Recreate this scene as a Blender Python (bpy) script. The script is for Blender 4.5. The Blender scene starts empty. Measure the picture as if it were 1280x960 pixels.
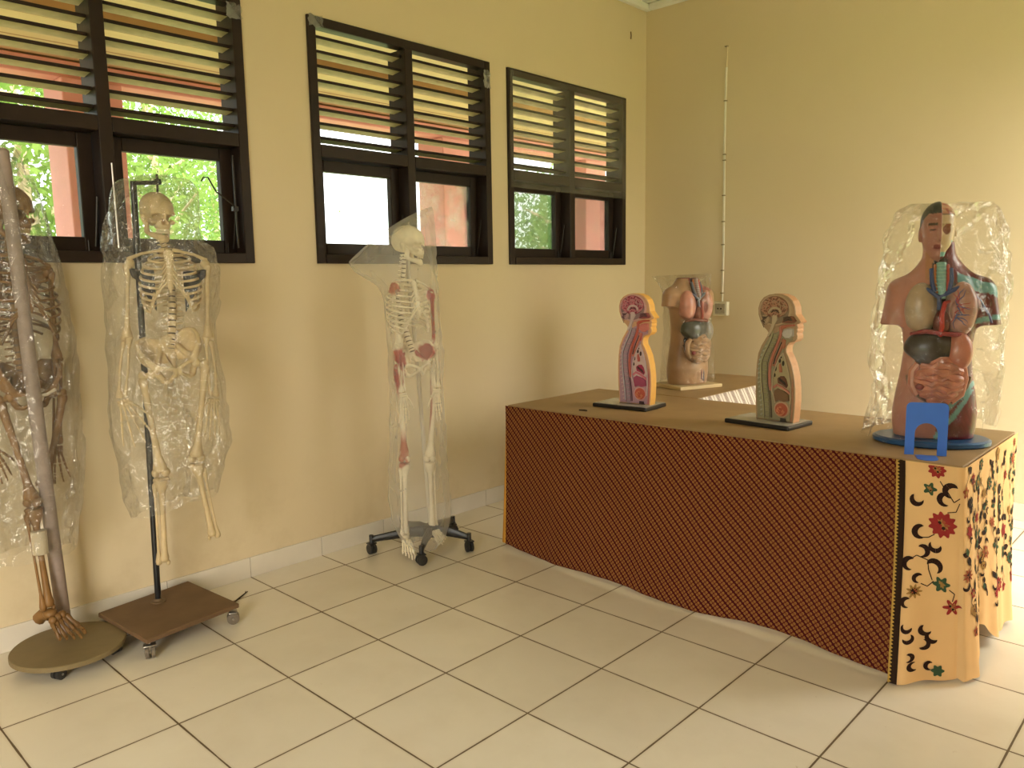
import bpy, bmesh, math, random
import numpy as np
from mathutils import Vector, Matrix
SC = bpy.context.scene
COL = SC.collection
PI = math.pi
rng = random.Random(7)

# ------------------------------------------------------------------ helpers
class MB:
    """collects geometry, then links it as one mesh object"""
    def __init__(self):
        self.v = []; self.f = []; self.m = []; self.c = []; self.sm = []; self.uv = {}
    def add(self, vs, fs, mi=0, col=None, smooth=True, uvs=None):
        o = len(self.v)
        self.v += [tuple(map(float, p)) for p in vs]
        if uvs is not None:
            for i, t in enumerate(uvs): self.uv[o+i] = t
        for f in fs:
            self.f.append(tuple(int(i)+o for i in f)); self.m.append(mi); self.sm.append(smooth)
        if col is None: self.c += [(1, 1, 1)]*len(vs)
        elif isinstance(col, tuple): self.c += [col]*len(vs)
        else: self.c += [tuple(map(float, c)) for c in col]
        return self
    def box(self, lo, hi, mi=0, col=None, b=0.0, M=None):
        bm = bmesh.new(); bmesh.ops.create_cube(bm, size=1)
        s = [hi[i]-lo[i] for i in range(3)]; c = [(hi[i]+lo[i])/2 for i in range(3)]
        for v in bm.verts: v.co = Vector((v.co.x*s[0]+c[0], v.co.y*s[1]+c[1], v.co.z*s[2]+c[2]))
        if b > 0: bmesh.ops.bevel(bm, geom=bm.edges[:], offset=min(b, min(s)*.45), segments=2, affect='EDGES', profile=.5)
        self.bm(bm, mi, col, M, smooth=False); return self
    def bm(self, bm, mi=0, col=None, M=None, smooth=True):
        bm.verts.index_update()
        vs = [(M @ v.co) if M else v.co.copy() for v in bm.verts]
        self.add(vs, [[v.index for v in f.verts] for f in bm.faces], mi, col, smooth); bm.free()
        return self
    def tube(self, pts, rad, n=8, mi=0, col=None, flat=1.0, cap=True, up=None):
        P = [Vector(p) for p in pts]
        R = rad if isinstance(rad, (list, tuple)) else [rad]*len(P)
        T = []
        for i in range(len(P)):
            a = P[max(i-1, 0)]; b = P[min(i+1, len(P)-1)]
            t = (b-a); T.append(t.normalized() if t.length > 1e-9 else Vector((0, 0, 1)))
        ref = Vector(up) if up else (Vector((0, 0, 1)) if abs(T[0].z) < .9 else Vector((1, 0, 0)))
        u = (ref - T[0]*ref.dot(T[0])).normalized()
        vs = []; cs = []
        for i, p in enumerate(P):
            u = (u - T[i]*u.dot(T[i]))
            u = u.normalized() if u.length > 1e-6 else T[i].orthogonal().normalized()
            w = T[i].cross(u)
            for k in range(n):
                a = 2*PI*k/n
                vs.append(p + u*(math.cos(a)*R[i]) + w*(math.sin(a)*R[i]*flat))
                if col is not None and not isinstance(col, tuple): cs.append(col[i])
        fs = []
        for i in range(len(P)-1):
            for k in range(n):
                k2 = (k+1) % n
                fs.append((i*n+k, i*n+k2, (i+1)*n+k2, (i+1)*n+k))
        if cap:
            fs.append(tuple(range(n))[::-1]); fs.append(tuple((len(P)-1)*n+k for k in range(n)))
        self.add(vs, fs, mi, cs if cs else col); return self
    def ball(self, c, r, mi=0, col=None, seg=12, M=None):
        r = r if isinstance(r, (tuple, list)) else (r, r, r)
        bm = bmesh.new(); bmesh.ops.create_uvsphere(bm, u_segments=seg, v_segments=max(6, seg*2//3), radius=1)
        for v in bm.verts: v.co = Vector((v.co.x*r[0], v.co.y*r[1], v.co.z*r[2]))
        X = Matrix.Translation(Vector(c)) @ (M or Matrix.Identity(4))
        return self.bm(bm, mi, col, X)
    def lathe(self, prof, n=24, mi=0, col=None, M=None):
        vs = []; fs = []
        for r, z in prof:
            for k in range(n):
                a = 2*PI*k/n; p = Vector((r*math.cos(a), r*math.sin(a), z)); vs.append(M @ p if M else p)
        for i in range(len(prof)-1):
            for k in range(n):
                k2 = (k+1) % n; fs.append((i*n+k, i*n+k2, (i+1)*n+k2, (i+1)*n+k))
        fs.append(tuple(range(n))[::-1]); fs.append(tuple((len(prof)-1)*n+k for k in range(n)))
        return self.add(vs, fs, mi, col, smooth=False)
    def prism(self, poly, fr, h0, h1, mi=0, col=None, inset=0.0):
        """poly: 2-D outline; fr(u,v,h)->point; extruded from h0 to h1, top shrunk by inset"""
        n = len(poly)
        cx = sum(p[0] for p in poly)/n; cy = sum(p[1] for p in poly)/n
        A = [fr(u, v, h0) for u, v in poly]
        def ins(u, v):
            d = math.hypot(u-cx, v-cy) or 1
            k = max(0.0, 1-inset/d); return cx+(u-cx)*k, cy+(v-cy)*k
        B = [fr(*ins(u, v), h1) for u, v in poly]
        fs = [(i, (i+1) % n, n+(i+1) % n, n+i) for i in range(n)]
        fs += [tuple(range(n, 2*n)), tuple(range(n))[::-1]]
        return self.add(A+B, fs, mi, col, smooth=False)
    def build(self, name, mats, parent=None, kind=None, autosmooth=35, fixn=True):
        me = bpy.data.meshes.new(name)
        me.from_pydata(self.v, [], self.f)
        mats = mats if isinstance(mats, (list, tuple)) else [mats]
        for m in mats: me.materials.append(m)
        me.polygons.foreach_set('material_index', self.m)
        me.polygons.foreach_set('use_smooth', self.sm)
        at = me.color_attributes.new('Col', 'FLOAT_COLOR', 'POINT')
        at.data.foreach_set('color', np.hstack([np.array(self.c, np.float32), np.ones((len(self.c), 1), np.float32)]).ravel())
        if self.uv:
            uvl = me.uv_layers.new(name='UVMap')
            for l in me.loops: uvl.data[l.index].uv = self.uv.get(l.vertex_index, (0, 0))
        if fixn:
            bm = bmesh.new(); bm.from_mesh(me); bmesh.ops.recalc_face_normals(bm, faces=bm.faces); bm.to_mesh(me); bm.free()
        me.update()
        if autosmooth and any(self.sm):
            try: me.set_sharp_from_angle(angle=math.radians(autosmooth))
            except Exception: pass
        o = bpy.data.objects.new(name, me); COL.objects.link(o)
        if parent is not None: o.parent = parent
        if kind: o['kind'] = kind
        return o

def thing(name, label, cat, loc=(0, 0, 0), rotz=0.0, group=None):
    o = bpy.data.objects.new(name, None); COL.objects.link(o)
    o.empty_display_size = .1
    o.location = loc; o.rotation_euler = (0, 0, rotz)
    o['label'] = label; o['category'] = cat
    if group: o['group'] = group
    return o
def tag(o, label, cat, group=None):
    o['label'] = label; o['category'] = cat
    if group: o['group'] = group
    return o

# ---- implicit surfaces (surface nets)
def nets(d, lo, h):
    s = d < 0
    nx, ny, nz = d.shape
    cnt = np.zeros((nx-1, ny-1, nz-1), np.int32); acc = np.zeros((nx-1, ny-1, nz-1, 3), np.float32)
    for ax in range(3):
        a = np.take(d, range(0, d.shape[ax]-1), ax); b = np.take(d, range(1, d.shape[ax]), ax)
        cr = (a < 0) != (b < 0)
        t = np.where(cr, a/(a-b+1e-12*(a == b)), 0).astype(np.float32)
        oth = [x for x in range(3) if x != ax]
        for o0 in (0, 1):
            for o1 in (0, 1):
                sl = [slice(None)]*3
                sl[oth[0]] = slice(o0, d.shape[oth[0]]-1+o0); sl[oth[1]] = slice(o1, d.shape[oth[1]]-1+o1)
                sl = tuple(sl)
                c = cr[sl]; cnt += c
                acc[..., ax] += np.where(c, t[sl], 0)
                acc[..., oth[0]] += c*o0; acc[..., oth[1]] += c*o1
    act = cnt > 0
    idx = np.full(act.shape, -1, np.int64); ids = np.argwhere(act); idx[act] = np.arange(len(ids))
    V = (acc[act]/cnt[act][:, None] + ids)*h + np.array(lo)
    F = []
    for ax in range(3):
        a = np.take(s, range(0, s.shape[ax]-1), ax); b = np.take(s, range(1, s.shape[ax]), ax)
        o1, o2 = [(1, 2), (2, 0), (0, 1)][ax]
        E = np.argwhere(a != b)
        E = E[(E[:, o1] > 0) & (E[:, o2] > 0) & (E[:, o1] < d.shape[o1]-1) & (E[:, o2] < d.shape[o2]-1)]
        if not len(E): continue
        fl = a[tuple(E.T)]
        def cell(d1, d2):
            e = E.copy(); e[:, o1] -= d1; e[:, o2] -= d2; return idx[tuple(e.T)]
        q = np.stack([cell(1, 1), cell(0, 1), cell(0, 0), cell(1, 0)], 1)
        q[~fl] = q[~fl][:, ::-1]
        F.append(q)
    return V, np.concatenate(F)
def sdf(lo, hi, h, fn):
    ax = [np.arange(lo[i], hi[i]+h, h, dtype=np.float32) for i in range(3)]
    X, Y, Z = np.meshgrid(*ax, indexing='ij')
    return nets(fn(X, Y, Z), lo, h)
def ell(X, Y, Z, c, r):
    k = np.sqrt(((X-c[0])/r[0])**2+((Y-c[1])/r[1])**2+((Z-c[2])/r[2])**2)
    return (k-1)*min(r)
def cap(X, Y, Z, a, b, ra, rb=None):
    rb = ra if rb is None else rb
    a = np.array(a, float); b = np.array(b, float); ab = b-a
    t = np.clip(((X-a[0])*ab[0]+(Y-a[1])*ab[1]+(Z-a[2])*ab[2])/(ab@ab+1e-12), 0, 1)
    return np.sqrt((X-a[0]-t*ab[0])**2+(Y-a[1]-t*ab[1])**2+(Z-a[2]-t*ab[2])**2)-(ra+(rb-ra)*t)
def chain(X, Y, Z, pts, r):
    d = None
    for i in range(len(pts)-1):
        ra = r[i] if isinstance(r, (list, tuple)) else r; rb = r[i+1] if isinstance(r, (list, tuple)) else r
        e = cap(X, Y, Z, pts[i], pts[i+1], ra, rb); d = e if d is None else np.minimum(d, e)
    return d
def smin(a, b, k):
    h = np.clip(.5+.5*(b-a)/k, 0, 1); return b*(1-h)+a*h-k*h*(1-h)
def smax(a, b, k): return -smin(-a, -b, k)
def vnoise(P, scale, seed=0):
    """smooth value noise for an (n,3) array, about -1..1"""
    r = np.random.RandomState(seed); tab = r.rand(4096)*2-1
    Q = np.asarray(P, float)*scale; I = np.floor(Q).astype(np.int64); f = Q-I; f = f*f*(3-2*f)
    def hsh(i, j, k): return tab[(i*73856093 ^ j*19349663 ^ k*83492791) & 4095]
    out = 0
    for a in (0, 1):
        for b in (0, 1):
            for c in (0, 1):
                w = (f[:, 0] if a else 1-f[:, 0])*(f[:, 1] if b else 1-f[:, 1])*(f[:, 2] if c else 1-f[:, 2])
                out = out+w*hsh(I[:, 0]+a, I[:, 1]+b, I[:, 2]+c)
    return out

# ---- materials
class NT:
    def __init__(self, name):
        self.mat = bpy.data.materials.new(name); self.mat.use_nodes = True
        self.t = self.mat.node_tree; self.t.nodes.clear()
        self.out = self.t.nodes.new('ShaderNodeOutputMaterial')
    def n(self, typ, **kw):
        nd = self.t.nodes.new('ShaderNode'+typ)
        for k, v in kw.items():
            if k.startswith('in_'):
                key = k[3:]; key = int(key) if key.isdigit() else key.replace('_', ' ')
                self.set(nd.inputs[key], v)
            else: setattr(nd, k, v)
        return nd
    def set(self, sock, v):
        if isinstance(v, bpy.types.NodeSocket): self.t.links.new(v, sock)
        elif isinstance(v, bpy.types.Node): self.t.links.new(v.outputs[0], sock)
        else:
            if isinstance(v, (tuple, list)) and len(v) == 3 and sock.type == 'RGBA': v = (*v, 1)
            sock.default_value = v
    def m(self, op, a, b=None, c=None, clamp=False):
        nd = self.t.nodes.new('ShaderNodeMath'); nd.operation = op; nd.use_clamp = clamp
        for i, x in enumerate((a, b, c)):
            if x is not None: self.set(nd.inputs[i], x)
        return nd.outputs[0]
    def mix(self, fac, a, b):
        nd = self.t.nodes.new('ShaderNodeMix'); nd.data_type = 'RGBA'
        self.set(nd.inputs[0], fac); self.set(nd.inputs[6], a); self.set(nd.inputs[7], b)
        return nd.outputs[2]
    def noise(self, scale, detail=3, vec=None, rough=.5):
        nd = self.n('TexNoise'); nd.inputs['Scale'].default_value = scale; nd.inputs['Detail'].default_value = detail
        nd.inputs['Roughness'].default_value = rough
        if vec is not None: self.set(nd.inputs['Vector'], vec)
        return nd.outputs[0]
    def ramp(self, v, a, b):
        nd = self.n('MapRange'); nd.inputs[1].default_value = a; nd.inputs[2].default_value = b
        self.set(nd.inputs[0], v); return nd.outputs[0]
    def xyz(self, kind='Object'):
        tc = self.n('TexCoord'); s = self.n('SeparateXYZ'); self.set(s.inputs[0], tc.outputs[kind])
        return tc.outputs[kind], s.outputs[0], s.outputs[1], s.outputs[2]
    def bump(self, h, strength=.3, dist=.01):
        b = self.n('Bump'); b.inputs['Strength'].default_value = strength; b.inputs['Distance'].default_value = dist
        self.set(b.inputs['Height'], h); return b.outputs[0]
    def pbr(self, col, rough=.5, spec=.5, metal=0, normal=None, **kw):
        p = self.n('BsdfPrincipled')
        self.set(p.inputs['Base Color'], col); self.set(p.inputs['Roughness'], rough)
        p.inputs['Specular IOR Level'].default_value = spec; p.inputs['Metallic'].default_value = metal
        if normal is not None: self.set(p.inputs['Normal'], normal)
        for k, v in kw.items(): self.set(p.inputs[k.replace('_', ' ')], v)
        self.set(self.out.inputs[0], p.outputs[0]); return self.mat
def mat(name, col, rough=.5, spec=.4, var=.12, scale=12, bump=0.0, metal=0, bscale=None, **kw):
    n = NT(name); vec = n.xyz()[0]
    f = n.noise(scale, 4, vec)
    c = n.mix(f, tuple(x*(1-var) for x in col), tuple(min(1, x*(1+var)) for x in col))
    nm = n.bump(n.noise(bscale or scale*4, 3, vec), bump, .004) if bump else None
    return n.pbr(c, rough, spec, metal, nm, **kw)
def paint_mat(name, rough=.4, spec=.4, var=.15, scale=40, bump=.1):
    """the paint colour stored on the model itself, with fine mottling"""
    n = NT(name); vec = n.xyz()[0]
    a = n.n('Attribute', attribute_name='Col')
    f = n.noise(scale, 4, vec)
    v = n.m('MULTIPLY_ADD', f, 2*var, 1-var)
    mx = n.n('VectorMath', operation='SCALE'); n.set(mx.inputs[0], a.outputs['Color']); n.set(mx.inputs['Scale'], v)
    return n.pbr(mx.outputs[0], rough, spec, 0, n.bump(f, bump, .003))
def srgb(r, g, b):
    f = lambda x: (x/255/12.92 if x/255 <= .04045 else ((x/255+.055)/1.055)**2.4)
    return (f(r), f(g), f(b))
# ------------------------------------------------------------------ materials of the place
def wall_mat():
    n = NT('painted_plaster'); vec, x, y, z = n.xyz()
    f = n.noise(1.3, 5, vec, .6); g = n.noise(14, 5, vec, .6)
    c = n.mix(f, (.69, .58, .40), (.75, .635, .45))
    # scuffs and damp staining close to the skirting
    low = n.m('MULTIPLY', n.ramp(z, .75, .1), n.ramp(n.noise(5, 5, vec, .65), .48, .72), clamp=True)
    c = n.mix(n.m('MULTIPLY', low, .35), c, (.52, .40, .22))
    st = n.m('MULTIPLY', n.ramp(n.noise(2.6, 6, vec, .7), .60, .72), .12)
    c = n.mix(st, c, (.62, .49, .28))
    return n.pbr(c, .62, .25, 0, n.bump(g, .12, .004))
M_WALL = wall_mat()
def floor_mat():
    n = NT('ceramic_floor_tiles'); vec, x, y, z = n.xyz()
    tx = n.m('ADD', n.m('DIVIDE', x, .4), .465+100); ty = n.m('ADD', n.m('DIVIDE', y, .4), 100)
    def edge(t): return n.m('MULTIPLY', n.m('ABSOLUTE', n.m('SUBTRACT', n.m('FRACT', n.m('ADD', t, .5)), .5)), .4)
    d = n.m('MINIMUM', edge(tx), edge(ty))
    wob = n.m('MULTIPLY_ADD', n.noise(9, 3, vec), .0035, .0012)
    gm = n.m('LESS_THAN', d, wob)
    cmb = n.n('CombineXYZ'); n.set(cmb.inputs[0], n.m('FLOOR', tx)); n.set(cmb.inputs[1], n.m('FLOOR', ty))
    wn = n.n('TexWhiteNoise'); n.set(wn.inputs['Vector'], cmb.outputs[0])
    c = n.mix(wn.outputs[0], (.77, .71, .60), (.84, .78, .67))
    c = n.mix(n.m('MULTIPLY', n.ramp(n.noise(3, 5, vec, .6), .45, .75), .3), c, (.62, .54, .42))
    dirt = n.ramp(n.noise(26, 5, vec, .75), .66, .74)
    c = n.mix(n.m('MULTIPLY', dirt, .4), c, (.40, .31, .19))
    rim = n.m('MULTIPLY', n.ramp(d, .012, .002), .22)
    c = n.mix(rim, c, (.42, .32, .2))
    c = n.mix(gm, c, (.13, .085, .04))
    ro = n.m('ADD', n.m('MULTIPLY', gm, .5), n.m('MULTIPLY_ADD', n.noise(6, 4, vec), .18, .10))
    return n.pbr(c, ro, .5, 0, n.bump(n.m('MULTIPLY', gm, -1), .35, .004))
M_FLOOR = floor_mat()
M_BASE = mat('skirting_tile', (.72, .67, .60), .2, .5, .08, 8)
M_GROUT = mat('dark_grout', (.10, .07, .04), .8)
M_CEIL = mat('ceiling_paint', (.78, .77, .74), .7, .2, .04)
M_TRIM = mat('white_cornice', (.80, .80, .78), .5, .3, .05)
M_FRAME = mat('dark_brown_paint', (.024, .014, .011), .45, .28, .35, 20, .1)
M_SLAT = mat('louvre_timber', (.46, .40, .22), .55, .3, .25, 24, .08)
M_METAL_DK = mat('dark_iron', (.035, .03, .03), .4, .5, .3, 60, 0, .6)
M_METAL = mat('dull_steel', (.35, .33, .31), .35, .5, .2, 60, 0, .9)
M_PINK = mat('pink_column_paint', (.58, .25, .235), .6, .3, .12, 4)
M_PLANK = None
def plank_mat():
    n = NT('veranda_boards'); vec, x, y, z = n.xyz()
    mp = n.n('Mapping'); n.set(mp.inputs[0], vec); mp.inputs['Scale'].default_value = (9, .6, 9)
    f = n.noise(3, 5, mp.outputs[0], .6)
    c = n.mix(f, (.47, .38, .19), (.62, .53, .28))
    b = n.m('LESS_THAN', n.m('FRACT', n.m('DIVIDE', x, .14)), .09)
    c = n.mix(n.m('MULTIPLY', b, .75), c, (.22, .12, .04))
    return n.pbr(c, .6, .3)
M_PLANK = plank_mat()
def glass_mat(name='window_glass', dirt=.06):
    n = NT(name); vec = n.xyz()[0]
    t = n.n('BsdfTransparent'); n.set(t.inputs[0], (.97, .98, .97))
    g = n.n('BsdfGlossy'); g.inputs['Roughness'].default_value = .03
    d = n.n('BsdfTranslucent'); n.set(d.inputs[0], (.8, .8, .78))
    fr = n.n('Fresnel'); fr.inputs[0].default_value = 1.45
    a = n.n('MixShader'); n.set(a.inputs[0], n.m('MULTIPLY', fr.outputs[0], .8)); n.set(a.inputs[1], t.outputs[0]); n.set(a.inputs[2], g.outputs[0])
    b = n.n('MixShader'); n.set(b.inputs[0], n.m('MULTIPLY', n.ramp(n.noise(7, 5, vec, .65), .45, .8), dirt))
    n.set(b.inputs[1], a.outputs[0]); n.set(b.inputs[2], d.outputs[0]); n.set(n.out.inputs[0], b.outputs[0])
    return n.mat
M_GLASS = glass_mat()
M_GLASS_DIRTY = glass_mat('dusty_glass', .45)
def film_mat(name, milk=.04, gloss=.9, tint=(.97, .97, .96), milkcol=(.85, .86, .88), crinkle=.6, scale=22, rough=.1, fmax=.22, mscale=6, crease=0.0, mbase=.1):
    """thin plastic film: clear, with a glossy skin and a little milky haze; crumpled by bump"""
    n = NT(name); vec = n.xyz()[0]
    vo = n.n('TexVoronoi', feature='DISTANCE_TO_EDGE'); vo.inputs['Scale'].default_value = scale
    wp = n.n('VectorMath', operation='ADD'); n.set(wp.inputs[0], vec)
    nz = n.n('TexNoise'); nz.inputs['Scale'].default_value = 9; nz.inputs['Detail'].default_value = 3; n.set(nz.inputs['Vector'], vec)
    sc = n.n('VectorMath', operation='SCALE'); n.set(sc.inputs[0], nz.outputs[1]); sc.inputs['Scale'].default_value = .16
    n.set(wp.inputs[1], sc.outputs[0]); n.set(vo.inputs['Vector'], wp.outputs[0])
    h = n.m('ADD', n.m('MULTIPLY', vo.outputs[0], 1.2), n.m('MULTIPLY', n.noise(scale*1.5, 4, vec, .6), .7))
    nm = n.bump(h, crinkle, .02)
    t = n.n('BsdfTransparent'); n.set(t.inputs[0], tint)
    g = n.n('BsdfGlossy'); g.inputs['Roughness'].default_value = rough; n.set(g.inputs['Normal'], nm)
    d = n.n('BsdfDiffuse'); n.set(d.inputs[0], milkcol)
    tl = n.n('BsdfTranslucent'); n.set(tl.inputs[0], milkcol)
    dm = n.n('MixShader'); dm.inputs[0].default_value = .5; n.set(dm.inputs[1], d.outputs[0]); n.set(dm.inputs[2], tl.outputs[0])
    fr = n.n('Fresnel'); fr.inputs[0].default_value = 1.5
    a = n.n('MixShader'); n.set(a.inputs[0], n.m('MINIMUM', n.m('MULTIPLY', fr.outputs[0], gloss), fmax)); n.set(a.inputs[1], t.outputs[0]); n.set(a.inputs[2], g.outputs[0])
    b = n.n('MixShader')
    mk = n.m('MULTIPLY', n.m('MULTIPLY_ADD', n.ramp(n.noise(mscale, 4, vec, .6), .25, .75), 1-mbase, mbase), milk)
    if crease: mk = n.m('ADD', mk, n.m('MULTIPLY', n.ramp(vo.outputs[0], .035, .0), crease), clamp=True)
    n.set(b.inputs[0], mk); n.set(b.inputs[1], a.outputs[0]); n.set(b.inputs[2], dm.outputs[0])
    n.set(n.out.inputs[0], b.outputs[0]); return n.mat

# ------------------------------------------------------------------ the room
RX, RY0, RY1, RZ = 3.8, -3.8, 2.968, 3.385
WT = .15
def wall_cells(axis, fixed, a0, a1, openings, name, z0=0.0, z1=RZ):
    """a wall slab with rectangular openings; axis 'x': plane x=fixed[0]..fixed[1], runs along y"""
    us = sorted({a0, a1} | {o[0] for o in openings} | {o[1] for o in openings})
    zs = sorted({z0, z1} | {o[2] for o in openings} | {o[3] for o in openings})
    b = MB()
    for i in range(len(us)-1):
        for j in range(len(zs)-1):
            um, zm = (us[i]+us[i+1])/2, (zs[j]+zs[j+1])/2
            if any(o[0] < um < o[1] and o[2] < zm < o[3] for o in openings): continue
            if axis == 'x': b.box((fixed[0], us[i], zs[j]), (fixed[1], us[i+1], zs[j+1]))
            else: b.box((us[i], fixed[0], zs[j]), (us[i+1], fixed[1], zs[j+1]))
    return b.build(name, M_WALL, kind='structure')
WINS = [(-1.53, -.285), (.058, 1.302), (1.455, 2.698)]
WZ0, WZ1 = 1.503, 2.692
wall_cells('x', (-WT, 0), RY0-WT, RY1+WT, [(a, b, WZ0, WZ1) for a, b in WINS], 'wall_left')
wall_cells('y', (RY1, RY1+WT), 0, RX+WT, [], 'wall_back')
OPEN_R = [(1.75, 2.93, .05, 2.60)]
OPEN_F = [(2.1, 3.78, .0, 2.60)]
wall_cells('x', (RX, RX+WT), RY0, RY1, OPEN_R, 'wall_right')
wall_cells('y', (RY0-WT, RY0), 0, RX+WT, OPEN_F, 'wall_front')
b = MB(); b.box((-WT, RY0-WT, -.12), (RX+WT, RY1+WT, 0)); b.build('floor', M_FLOOR, kind='structure')
b = MB(); b.box((-WT, RY0-WT, RZ), (RX+WT, RY1+WT, RZ+.1)); b.build('ceiling', M_CEIL, kind='structure')
b = MB(); b.box((0, RY0, RZ-.045), (.05, RY1, RZ), b=.012); b.build('trim_1', M_TRIM, kind='structure')
b = MB(); b.box((.05, RY1-.05, RZ-.045), (RX, RY1, RZ), b=.012); b.build('trim_2', M_TRIM, kind='structure')
def baseboard(name, along, lo, hi):
    b = MB(); k = math.ceil(lo/.4)
    cuts = [lo]+[i*.4 for i in range(k, int(hi/.4)+1) if lo < i*.4 < hi]+[hi]
    for u, v in zip(cuts[:-1], cuts[1:]):
        if along == 'y': b.box((0, u+.001, 0), (.010, v-.001, .099), b=.002); 
        else: b.box((u+.001, RY1-.010, 0), (v-.001, RY1, .099), b=.002)
    if along == 'y': b.box((0, lo, 0), (.007, hi, .0965), mi=1)
    else: b.box((lo, RY1-.007, 0), (hi, RY1, .0965), mi=1)
    b.build(name, [M_BASE, M_GROUT], kind='structure')
baseboard('baseboard_left', 'y', RY0, RY1-.01)
baseboard('baseboard_back', 'x', .01, RX)

# ------------------------------------------------------------------ windows
M_SHEET = film_mat('clear_plastic_sheet', milk=.34, gloss=.8, milkcol=(.66, .62, .54), crinkle=.35, scale=7, rough=.2)
def window(idx, y0, y1):
    r = bpy.data.objects.new('window_%d' % idx, None); COL.objects.link(r)
    r.location = (0, y0, WZ0); r['kind'] = 'structure'
    W = y1-y0; H = WZ1-WZ0; J = .046; ym = W/2
    xa, xb = -.135, .014
    b = MB()
    b.box((xa, 0, 0), (xb, J, H), b=.004); b.box((xa, W-J, 0), (xb, W, H), b=.004)
    b.box((-.055, J, H-J), (xb, W-J, H), b=.004); b.box((xa, J, 0), (xb+.006, W-J, J), b=.004)
    b.box((xa, ym-.027, J), (xb, ym+.027, H-J), b=.004)
    zt = .525
    for u, v in ((J, ym-.027), (ym+.027, W-J)): b.box((xa, u, zt), (xb, v, zt+.06), b=.004)
    b.build('window_frame', M_FRAME, r)
    for hi, (u, v) in enumerate(((J, ym-.027), (ym+.027, W-J))):
        sl = MB(); L = v-u
        # the slat lies tilted, outer edge lower; its room-side nosing is painted dark
        R = Matrix.Rotation(math.radians(-6), 4, 'Y')
        sl.box((-.040, 0, -.005), (.030, L, .005), M=R); sl.box((.030, 0, -.0075), (.037, L, .0075), mi=1, b=.003, M=R)
        proto = None
        for k in range(8):
            z = zt+.06+.034+k*(H-J-zt-.06-.035)/7.6
            if proto is None: o = proto = sl.build('louvre_slat', [M_SLAT, M_FRAME], r)
            else: o = proto.copy(); COL.objects.link(o); o.parent = r
            o.location = (-.055, u, z)
        # casement sash with its pane
        s = MB(); S = .058; xs0, xs1 = -.105, -.066; zb, ztop = J+.002, zt-.002; a, c = u+.002, v-.002
        tilt = 0.0
        s.box((xs0, a, zb), (xs1, a+S, ztop), b=.004); s.box((xs0, c-S, zb), (xs1, c, ztop), b=.004)
        s.box((xs0, a+S, zb), (xs1, c-S, zb+S), b=.004); s.box((xs0, a+S, ztop-S), (xs1, c-S, ztop), b=.004)
        so = s.build('casement_sash', M_FRAME, r)
        g = MB(); g.box((-.088, a+S-.004, zb+S-.004), (-.084, c-S+.004, ztop-S+.004))
        g.build('glass_pane', M_GLASS_DIRTY if (idx, hi) == (2, 1) else M_GLASS, so)
        st = MB()
        st.tube([(-.058, c-.02, zb+.02), (-.045, c-.016, zb+.10), (-.03, c-.01, zb+.22)], .004, 6)
        st.tube([(-.05, c-.05, zb+.0), (-.05, c-.05, zb+.045)], .003, 6)
        st.build('window_stay', M_METAL_DK, r)
    if idx == 1:
        st = MB()   # the long iron stay and its hooked wire at the right jamb
        st.tube([(.022, W-.085, .07), (.022, W-.088, .48)], .0045, 6)
        st.tube([(.020, W-.085, .245), (.03, W-.10, .26), (.03, W-.18, .315), (.03, W-.215, .375), (.03, W-.235, .372), (.03, W-.245, .355)], .0035, 6)
        st.box((.006, W-.10, .235), (.026, W-.075, .255))
        st.build('window_stay', M_METAL_DK, r)
        pin = MB(); pin.tube([(.02, ym+.012, .06), (.02, ym+.010, .40)], .004, 6); pin.build('window_stay', M_METAL, r)
    return r
for i, (a, c) in enumerate(WINS): window(i+1, a, c)
# plastic sheet stapled over the louvres of the window nearest the corner
def sheet():
    y0, y1 = WINS[2]; b = MB(); nu, nv = 40, 24; vs = []; fs = []
    P = [(y0+.01+(y1-y0-.02)*i/nu, WZ0+.475+(WZ1-WZ0-.49)*j/nv) for j in range(nv+1) for i in range(nu+1)]
    nz = vnoise([(0, p[0], p[1]) for p in P], 7, 3)
    for k, (y, z) in enumerate(P): vs.append((.020+.004*nz[k], y, z))
    for j in range(nv):
        for i in range(nu): a = j*(nu+1)+i; fs.append((a, a+1, a+nu+2, a+nu+1))
    b.add(vs, fs)
    o = b.build('plastic_sheet', M_SHEET)
    tag(o, 'hazy clear plastic sheet stapled over the louvres of the window nearest the corner', 'plastic sheet')
sheet()
# scraps of film left at the top corners of the middle and left windows
M_SCRAP = film_mat('film_scrap', milk=.5, gloss=1, crinkle=.9, scale=30)
def scrap(y, z, w, h, label, seed):
    b = MB(); n = 8; vs = []; fs = []
    P = [((i/n-.5)*w, (j/n-.5)*h) for j in range(n+1) for i in range(n+1)]
    nz = vnoise([(p[0], p[1], seed) for p in P], 60, seed)
    for k, p in enumerate(P):
        e = 1-.35*abs(nz[(k*7) % len(P)])*(abs(p[0])/w+abs(p[1])/h)
        vs.append((.008*nz[k], p[0]*e, p[1]*e))
    for j in range(n):
        for i in range(n): a = j*(n+1)+i; fs.append((a, a+1, a+n+2, a+n+1))
    b.add(vs, fs); o = b.build('plastic_scrap', M_SCRAP); o.location = (.027, y, z)
    tag(o, label, 'plastic scrap', 'torn plastic scraps on the window frames')
scrap(.10, 2.662, .09, .06, 'torn bit of clear plastic at top left corner of the middle window', 1)
scrap(1.262, 2.585, .06, .11, 'torn bit of clear plastic at top right corner of the middle window', 2)
scrap(-.325, 2.615, .08, .07, 'torn bit of clear plastic at top right corner of the left window', 3)

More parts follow.
